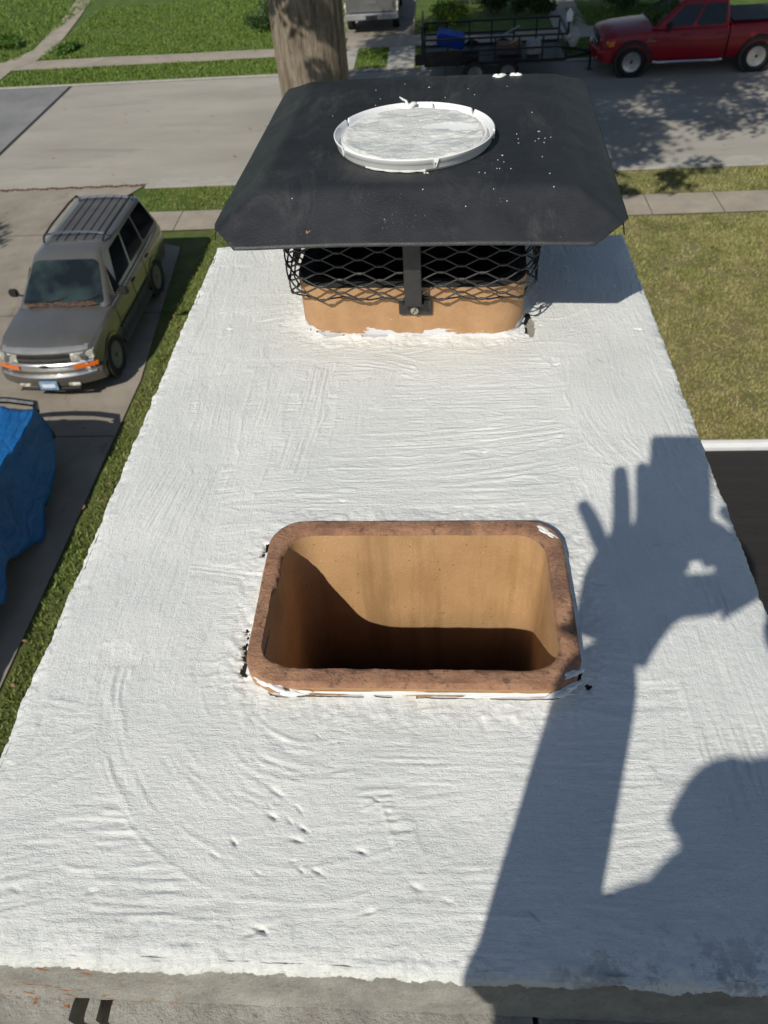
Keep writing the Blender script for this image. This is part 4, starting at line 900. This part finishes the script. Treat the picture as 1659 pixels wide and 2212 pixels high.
# tarp: draped grid around the body and cabin
def tarpz(u,v):
    pass
NU,NV=90,70; V=[]; 
for j in range(NV+1):
    v=j/NV; y=-.20-4.9*v
    # section half width and roof height along the length
    hgt=1.24+ .34*float(sstep(.22,.42,np.array(v)))*(1-float(sstep(.62,.85,np.array(v)))); hw=.93-.10*float(sstep(.8,1,np.array(v)))
    low=.50-.18*math.sin(v*9)-.10*math.sin(v*23+1)-.06*math.sin(v*51)
    if v<.10: low+=.42*(1-v/.10)
    low-=.30*min(1,v*3); low=max(.03,low)
    for i in range(NU+1):
        u=-1+2*i/NU; a=abs(u); sg=1 if u>0 else -1
        if a<.52: x=hw*.72*a/.52; z=hgt-.05*(a/.52)**2
        elif a<.66: t_=(a-.52)/.14; x=hw*(.72+.26*t_); z=hgt-.05-(hgt-1.23)*t_-.02*t_*t_
        else: t_=(a-.66)/.34; x=hw*(.98+.06*t_)+.16*t_*t_*min(1,v*3); z=1.16+(low-1.16)*t_+.05*(1-t_)
        fold=.045*vnoise(np.array(v*13+2*sg+a*3),np.array(a*1.2+3),91)+.022*vnoise(np.array(v*36-a*5),np.array(a*1.5),92)
        k=float(fold)*(.5+1.6*max(0,a-.5)); zz=z+ (.018*float(vnoise(np.array(u*7),np.array(v*14),93)) if a<.6 else 0)
        V.append(((x+k)*sg,y+.02*float(vnoise(np.array(u*9),np.array(v*20),94)),zz))
ix=np.arange((NU+1)*(NV+1)).reshape(NV+1,NU+1); q=np.stack([ix[:-1,:-1],ix[:-1,1:],ix[1:,1:],ix[1:,:-1]],-1).reshape(-1,4)
tp=npmesh('tarp',np.array(V),q,'blue_tarp',None,True); tp.location=(-6.56,8.30,.024); tag(tp,'rumpled bright blue tarp draped over the black car on the driveway','tarp')
md=tp.modifiers.new('thick','SOLIDIFY'); md.thickness=.004

# --- black tandem utility trailer at the far kerb
tr=empty('utility_trailer',(1.9,26.4,.008),0,'black tandem-axle utility trailer with open rail sides parked ahead of the red pickup','trailer')
L0,L1,HW=-2.25,1.95,.98
m=MB(); m.box(((L0+L1)/2,0,.56),(L1-L0,2*HW,.06),bev=.01); m.build('deck','trailer_steel',tr)
m=MB()
for s_ in (1,-1):
    for z in (.60,.92,1.24): m.box(((L0+L1)/2,s_*HW,z),(L1-L0,.05,.05))
    for k in range(7): m.box((L0+(L1-L0)*k/6,s_*HW,.92),(.045,.045,.66))
for z in (.92,1.24): m.box((L1,0,z),(.05,2*HW,.05))
m.build('side_rail','trailer_steel',tr)
m=MB(); 
for s_ in (1,-1): m.box((L0-.06,s_*.95,1.08),(.05,.05,1.0))
for k in range(9): m.box((L0-.06,-.9+1.8*k/8,1.08),(.02,.02,.95))
for z in (.62,1.1,1.56): m.box((L0-.06,0,z),(.04,1.9,.04))
m.build('ramp_gate','trailer_steel',tr)
m=MB(); m.box(((L0-.3)/2-.3,-HW+.0,.74),(1.9,.02,.30)); m.build('side_board','trailer_steel',tr)
for s_ in (1,-1):
    m=MB(); ring=[]
    for (x0_,z0_) in ((-1.28,.52),(-1.08,.84),(.58,.84),(.78,.52)): ring.append((x0_,z0_))
    m.loft([[(x,s_*(HW+.02),z),(x,s_*(HW+.27),z),(x,s_*(HW+.27),z+.02),(x,s_*(HW+.02),z+.02)] for x,z in ring]); m.build('mudguard','trailer_steel',tr)
    for x in (-.74,.24):
        w_=wheel(tr,x,s_*(HW+.13),.34,.20,1,8,'dull_alloy'); w_.rotation_euler=(0,0,R(-90) if s_<0 else R(90))
m=MB(); m.tube([(L1,.6,.5),(3.0,0,.48)],.045,6); m.tube([(L1,-.6,.5),(3.0,0,.48)],.045,6); m.tube([(2.75,0,.48),(3.25,0,.48)],.05,6); m.tube([(2.85,.0,.02),(2.85,0,.75)],.035,8); m.box((2.85,0,.02),(.18,.18,.02)); m.build('tongue','trailer_steel',tr)
m=MB(); m.tube([(L1,-.95,.55),(L1,-.95,1.55)],.03,6); m.build('post','trailer_steel',tr)
# its load
T=(1.9,26.4)
o=MB(); o.box((0,0,.20),(.85,.5,.34),rot=Matrix.Rotation(R(8),3,'X')@Matrix.Rotation(R(12),3,'Y'),bev=.04); b_=o.build('plastic_tote','blue_plastic',None,True); b_.location=(T[0]-1.45,T[1]+.1,.80); tag(b_,'blue plastic tote lying tilted inside the black trailer','tote')
o=MB(); o.box((0,0,.2),(.42,.34,.34),bev=.03); o.box((0,0,.39),(.30,.05,.04),bev=.01); b_=o.build('tool_box','junk_grey',None); b_.location=(T[0]+1.05,T[1]-.35,.592); tag(b_,'pale grey metal box standing near the front of the trailer','box')
o=MB(); o.box((0,0,.14),(.75,.55,.28),bev=.02); b_=o.build('crate','junk_brown',None); b_.location=(T[0]+.35,T[1]-.1,.592); tag(b_,'reddish brown crate between the blue tote and the grey box','crate')
o=MB(); o.tube([(-.3,0,.45),(.35,-.2,.78)],.018,6); b_=o.build('wooden_handle','yellow_wood',None); b_.location=(T[0]+.65,T[1]-.2,.43); tag(b_,'yellow tool handle leaning on the crate in the trailer','tool')
o=MB(); o.tube([(-.5,.1,.3),(.3,-.1,.72)],.022,6); b_=o.build('metal_pole','junk_grey',None); b_.location=(T[0]+.35,T[1]+.35,.50); tag(b_,'grey metal pole slanting across the trailer load','pole')
o=MB(); o.lathe([(.0,0),(.085,0),(.09,.02),(.09,.20),(.06,.26),(.03,.28),(.03,.31),(0,.31)],20); b_=o.build('plastic_jug','white_plastic',None,True); b_.location=(T[0]+L1,T[1]-.95,1.558); tag(b_,'white plastic jug upside on the front post of the trailer','jug')
rr_=random.Random(8); o=MB(); rings=[]
for k in range(9):
    t_=k/8; rad=.05+.13*math.sin(math.pi*min(1,t_*.85+.1)); rings.append([(rad*(1+.25*math.sin(3*a+k))*math.cos(a),rad*(1+.2*math.sin(5*a+k*2))*math.sin(a),-.45*t_) for a in [2*math.pi*i/16 for i in range(16)]])
o.loft(rings[::-1]); b_=o.build('plastic_bag','junk_grey',None,True); b_.location=(T[0]+L1+.16,T[1]-1.0,1.38); tag(b_,'crumpled pale plastic bag hanging below the white jug','bag')

# ------------------------------------------------------------------ the person taking the picture, standing on the roof behind the chimney
pn=empty('person',(.03,-.55,RZ+.0),0,'person in grey shirt and cap holding up a phone above the chimney','person')
def skin(name,J,E_,rad,mat,parent,root,sub=1):
    me=bpy.data.meshes.new(name); me.from_pydata([tuple(j) for j in J],E_,[]); o=bpy.data.objects.new(name,me); COL.objects.link(o); 
    o.modifiers.new('s','SKIN'); 
    for i,r_ in enumerate(rad): 
        sv_=me.skin_vertices[0].data[i]; sv_.radius=(r_,r_) if not isinstance(r_,tuple) else r_; sv_.use_root=(i==root)
    sb=o.modifiers.new('u','SUBSURF'); sb.levels=sub; sb.render_levels=sub
    dg=bpy.context.evaluated_depsgraph_get(); m2=bpy.data.meshes.new_from_object(o.evaluated_get(dg)); o.modifiers.clear(); m2.name=name; o.data=m2; m2.materials.clear(); m2.materials.append(MATS[mat])
    for p_ in m2.polygons: p_.use_smooth=True
    o.parent=parent; return o
PB=Vector((.03,-.55,RZ))
D_=Vector((.475,.98,-1))
def SH(x,y,t): return Vector((x,y,H))-D_*t-PB      # the joint that shades the crown at (x,y) from a height t above it, in the person's frame
def W3(x,y,z): return Vector((x,y,H+z))-PB
# torso and head are placed from the shoulders; arms reach forward to the phone
lsh=SH(.095,.130,.56); rsh=SH(.43,.125,.56); neck=SH(.215,.185,.60); chest=W3(-.045,-.49,.40); belly=W3(-.02,-.52,.12); pelvis=W3(.0,-.54,-.10)
lel=SH(.060,.130,.40); lwr=SH(.184,.475,.62); rel=SH(.47,.28,.42); rwr=SH(.372,.515,.62)
hd=SH(.290,.180,.68)
J=[pelvis,belly,chest,neck,hd,hd+Vector((0,.01,.09)), lsh,lel,lwr, rsh,rel,rwr,
   pelvis+Vector((-.10,0,-.06)),Vector((-.13,.03,.46)),Vector((-.15,0,.09)),Vector((-.16,.13,.045)),
   pelvis+Vector((.10,0,-.06)),Vector((.12,.05,.46)),Vector((.13,0,.09)),Vector((.14,.13,.045))]
E_=[(0,1),(1,2),(2,3),(3,4),(4,5),(2,6),(6,7),(7,8),(2,9),(9,10),(10,11),(0,12),(12,13),(13,14),(14,15),(0,16),(16,17),(17,18),(18,19)]
rad=[(.115,.08),(.115,.08),(.125,.075),.072,(.082,.095),(.07,.08),.065,.048,.042,.065,.048,.042,.085,.060,.042,.035,.085,.060,.042,.035]
skin('body',J,E_,rad,'skin',pn,0,2)
skin('shirt',[belly-Vector((0,0,.14)),belly,chest,SH(.176,.182,.575),lsh,lsh.lerp(lel,.7),rsh,rsh.lerp(rel,.7)],[(0,1),(1,2),(2,3),(2,4),(4,5),(2,6),(6,7)],[(.175,.135),(.170,.13),(.185,.13),.082,.084,.070,.084,.070],'shirt_cloth',pn,0,2)
skin('trousers',[pelvis+Vector((0,0,.03)),J[12],J[13],J[14]+Vector((0,0,.03)),J[16],J[17],J[18]+Vector((0,0,.03))],[(0,1),(1,2),(2,3),(0,4),(4,5),(5,6)],[(.16,.125),.10,.075,.062,.10,.075,.062],'denim',pn,0,2)
for a_,b__ in ((J[14],J[15]),(J[18],J[19])): skin('shoe',[a_+Vector((0,-.04,-.04)),a_.lerp(b__,.5)+Vector((0,0,-.025)),b__+Vector((0,.02,-.008))],[(0,1),(1,2)],[.05,.048,.04],'shoe_leather',pn,0,2)
# hat with brim, hair, face features
m=MB(); m.lathe([(.104,0),(.106,.03),(.100,.07),(.075,.105),(.03,.12),(0,.122)],24); cp_=m.build('cap','cap_cloth',pn,True,60); cp_.location=hd+Vector((0,.0,.035)); cp_.scale=(1,1,.62); cp_.rotation_euler=(R(-18),0,R(4)); 
m=MB(); m.loft([[(x,.085+.09*math.cos(x/.085*1.4)+dy,z+.012*math.cos(x*14)) for x in [-.085+.17*i/10 for i in range(11)]]+[(x,.06,z+.012*math.cos(x*14)) for x in [.085-.17*i/10 for i in range(11)]] for z,dy in ((0,0),(.005,0))]); m.build('brim','cap_cloth',cp_)
m=MB(); m.lathe([(.085,-.05),(.098,0),(.100,.05),(.09,.08)],20,(0,-.012,0)); hr=m.build('hair','hair_brown',pn,True); hr.location=hd+Vector((0,-.004,.0))
fd=Vector((0,math.cos(R(35)),-math.sin(R(35))))
m=MB(); m.tube([hd+fd*.085+Vector((0,0,.035)),hd+fd*.115+Vector((0,0,.0)),hd+fd*.09+Vector((0,0,-.012))],[.010,.017,.010],8)
m.build('nose','skin',pn,True)
for s_ in (1,-1):
    m=MB(); e_=hd+fd*.086+Vector((s_*.032,.004,.030)); m.lathe([(0,-.012),(.008,-.009),(.012,0),(.008,.009),(0,.012)],12,tuple(e_)); m.build('eye','paint_splash',pn,True)
    m=MB(); m.tube([hd+Vector((s_*.086,-.01,.03)),hd+Vector((s_*.098,-.018,.01)),hd+Vector((s_*.088,-.008,-.025))],[.012,.016,.010],8); m.build('ear','skin',pn,True)
m=MB(); m.tube([hd+fd*.092+Vector((-.025,0,-.045)),hd+fd*.10+Vector((0,0,-.046)),hd+fd*.092+Vector((.025,0,-.045))],[.005,.008,.005],8); m.build('mouth','skin',pn,True)
# hands: palm and five separate fingers each
def hand(name,wr,palm,fingers,thumb):
    J=[wr,palm,wr.lerp(palm,.55)]; E_=[(0,2),(2,1)]; rd=[.038,.036,.034]
    for (pts,r_) in fingers+[thumb]:
        prev=0 if (pts is thumb[0]) else 1
        for p_ in pts: J.append(p_); E_.append((prev,len(J)-1)); prev=len(J)-1; rd.append(r_ if p_ is not pts[-1] else r_*.8)
    return skin(name,J,E_,rd,'skin',pn,0,1)
def fpts(a,b,bend,n=3): 
    return [a.lerp(b,i/(n-1))+Vector((0,0,bend*math.sin(math.pi*i/(n-1)))) for i in range(n)]
lp_=SH(.198,.555,.665)
lf_=[]
for (bx,by,tx,ty,tb,te,r_) in ((.196,.600,.180,.682,.675,.695,.0105),(.222,.625,.240,.745,.685,.715,.0125),(.252,.640,.270,.752,.695,.725,.0115),(.280,.635,.300,.715,.70,.72,.0110)):
    lf_.append((fpts(SH(bx,by,tb),SH(tx,ty,te),.004),r_))
lf_.append(([SH(.250,.590,.67),SH(.290,.605,.67),SH(.335,.605,.67)],.020)); lf_.append(([SH(.240,.570,.67),SH(.275,.590,.675),SH(.290,.60,.68)],.030)); lwr=lwr.lerp(lel,.12)
hand('hand',lwr,lp_,lf_,([SH(.225,.495,.660),SH(.262,.535,.672),SH(.300,.527,.678),SH(.338,.552,.685)],.0265))
rp_=SH(.340,.578,.66)
rf_=[]
for k in range(4):
    a_=SH(.350-.004*k,.60+.010*k,.665+.014*k); b__=SH(.318-.002*k,.585+.022*k,.672+.012*k); rf_.append(([a_,b__,b__+Vector((-.012,-.012,.004))],.0095))
hand('hand',rwr,rp_,rf_,([SH(.37,.60,.66),SH(.365,.64,.69),SH(.35,.67,.71)],.0110))
# phone: its back is flush behind the camera point
ph=empty('phone',tuple(CAMP),0,'black phone held up in landscape between both hands above the chimney','phone')
Mr=Matrix((Rv,Uv,-Fv)).transposed()
m=MB(); m.box(tuple(Mr@Vector((-.029,.017,.0075))),(.082,.160,.008),rot=Mr,bev=.003); m.build('phone_body','phone_black',ph,True)

# ------------------------------------------------------------------ added house and trees out of view on the left, blocking sky light
nh=empty('house',(-19,-1,0),0,"pale two-storey house added out of view left of the driveway to block sky light",'house')
m=MB(); m.box((0,0,2.9),(9,15,5.8)); m.build('wall','pale_siding',nh)
m=MB(); m.add([(-4.9,-7.9,5.7),(4.9,-7.9,5.7),(4.9,7.9,5.7),(-4.9,7.9,5.7),(0,-7.9,8.1),(0,7.9,8.1)],[(0,4,5,3),(1,2,5,4),(0,1,4),(2,3,5),(0,3,2,1)]); m.build('roof','dark_shingle',nh)
for y in (-5,-1.5,2,5.5):
    for z in (1.5,4.3):
        m=MB(); m.box((4.52,y,z),(.08,1.0,1.3),bev=.01); wf=m.build('window','white_trim',nh); m=MB(); m.box((4.56,y,z),(.03,.86,1.16)); m.build('pane','dark_glass',wf)
for i,(x,y,h_,r_,lab) in enumerate([(-15.6,8.6,8.8,2.9,'leafy tree added out of view at the far corner of the added house to block sky light'),(-13.2,-2.5,7.5,2.4,'leafy tree added out of view between the driveway and the added house to block sky light')]):
    t=empty('unseen_tree',(x,y,0),0,lab,'tree'); m=MB(); m.tube([(0,0,-.1),(.05,0,2),(0,.1,4),(.1,0,h_-1)],[.26,.22,.17,.05],12); m.build('trunk','grey_bark',t,True)
    leaves('crown','maple_leaf',clus(0,0,h_-2.6,r_*.8,r_*.8,2.0,40,.9,230,70+i),70+i,.10,t)
rg=np.random.default_rng(77); V=[]
for x0,x1,y0,y1,k in ((2,8.5,5.2,16,150),(-5.1,-3.4,3,13,70),(-15,-3.4,27.4,36,120),(-7,9,17.2,18.6,50),(-9,-5.2,9,18,25),(-12,9,18.7,27,60)):
    q=rg.random((k,2))*[x1-x0,y1-y0]+[x0,y0]; a=rg.random(k)*6.28; s1=rg.uniform(.02,.05,k)
    for (x,y),aa,sz in zip(q,a,s1):
        c_,s_=math.cos(aa)*sz,math.sin(aa)*sz; z=.045; V+=[(x-c_,y-s_,z),(x+s_*.6,y-c_*.6,z+.01),(x+c_,y+s_,z+.015),(x-s_*.6,y+c_*.6,z+.004)]
tag(npmesh('fallen_leaves',V,np.arange(len(V)).reshape(-1,4),'dead_leaf'),'scattered small dry leaves on the lawns and pavement','leaves',None,'stuff')
for i,(x,y,lab) in enumerate([(3.5,43,'tall tree added out of view beyond the drives across the street to block sky light'),(12.5,42,'tree added out of view across the street beyond the red pickup to block sky light'),(-5.5,46,'large tree added out of view at the far end of the lawn to block sky light')]):  # unseen trees added to block the sky on the far side
    t=empty('sky_block_tree',(x,y,0),0,lab,'tree'); m=MB(); m.tube([(0,0,-.1),(.05,0,2),(0,.1,5),(.1,0,10)],[.36,.3,.24,.06],12); m.build('trunk','grey_bark',t,True)
    leaves('crown','maple_leaf',clus(0,0,7.0,3.6,3.2,3.6,60,1.1,240,90+i),90+i,.12,t)
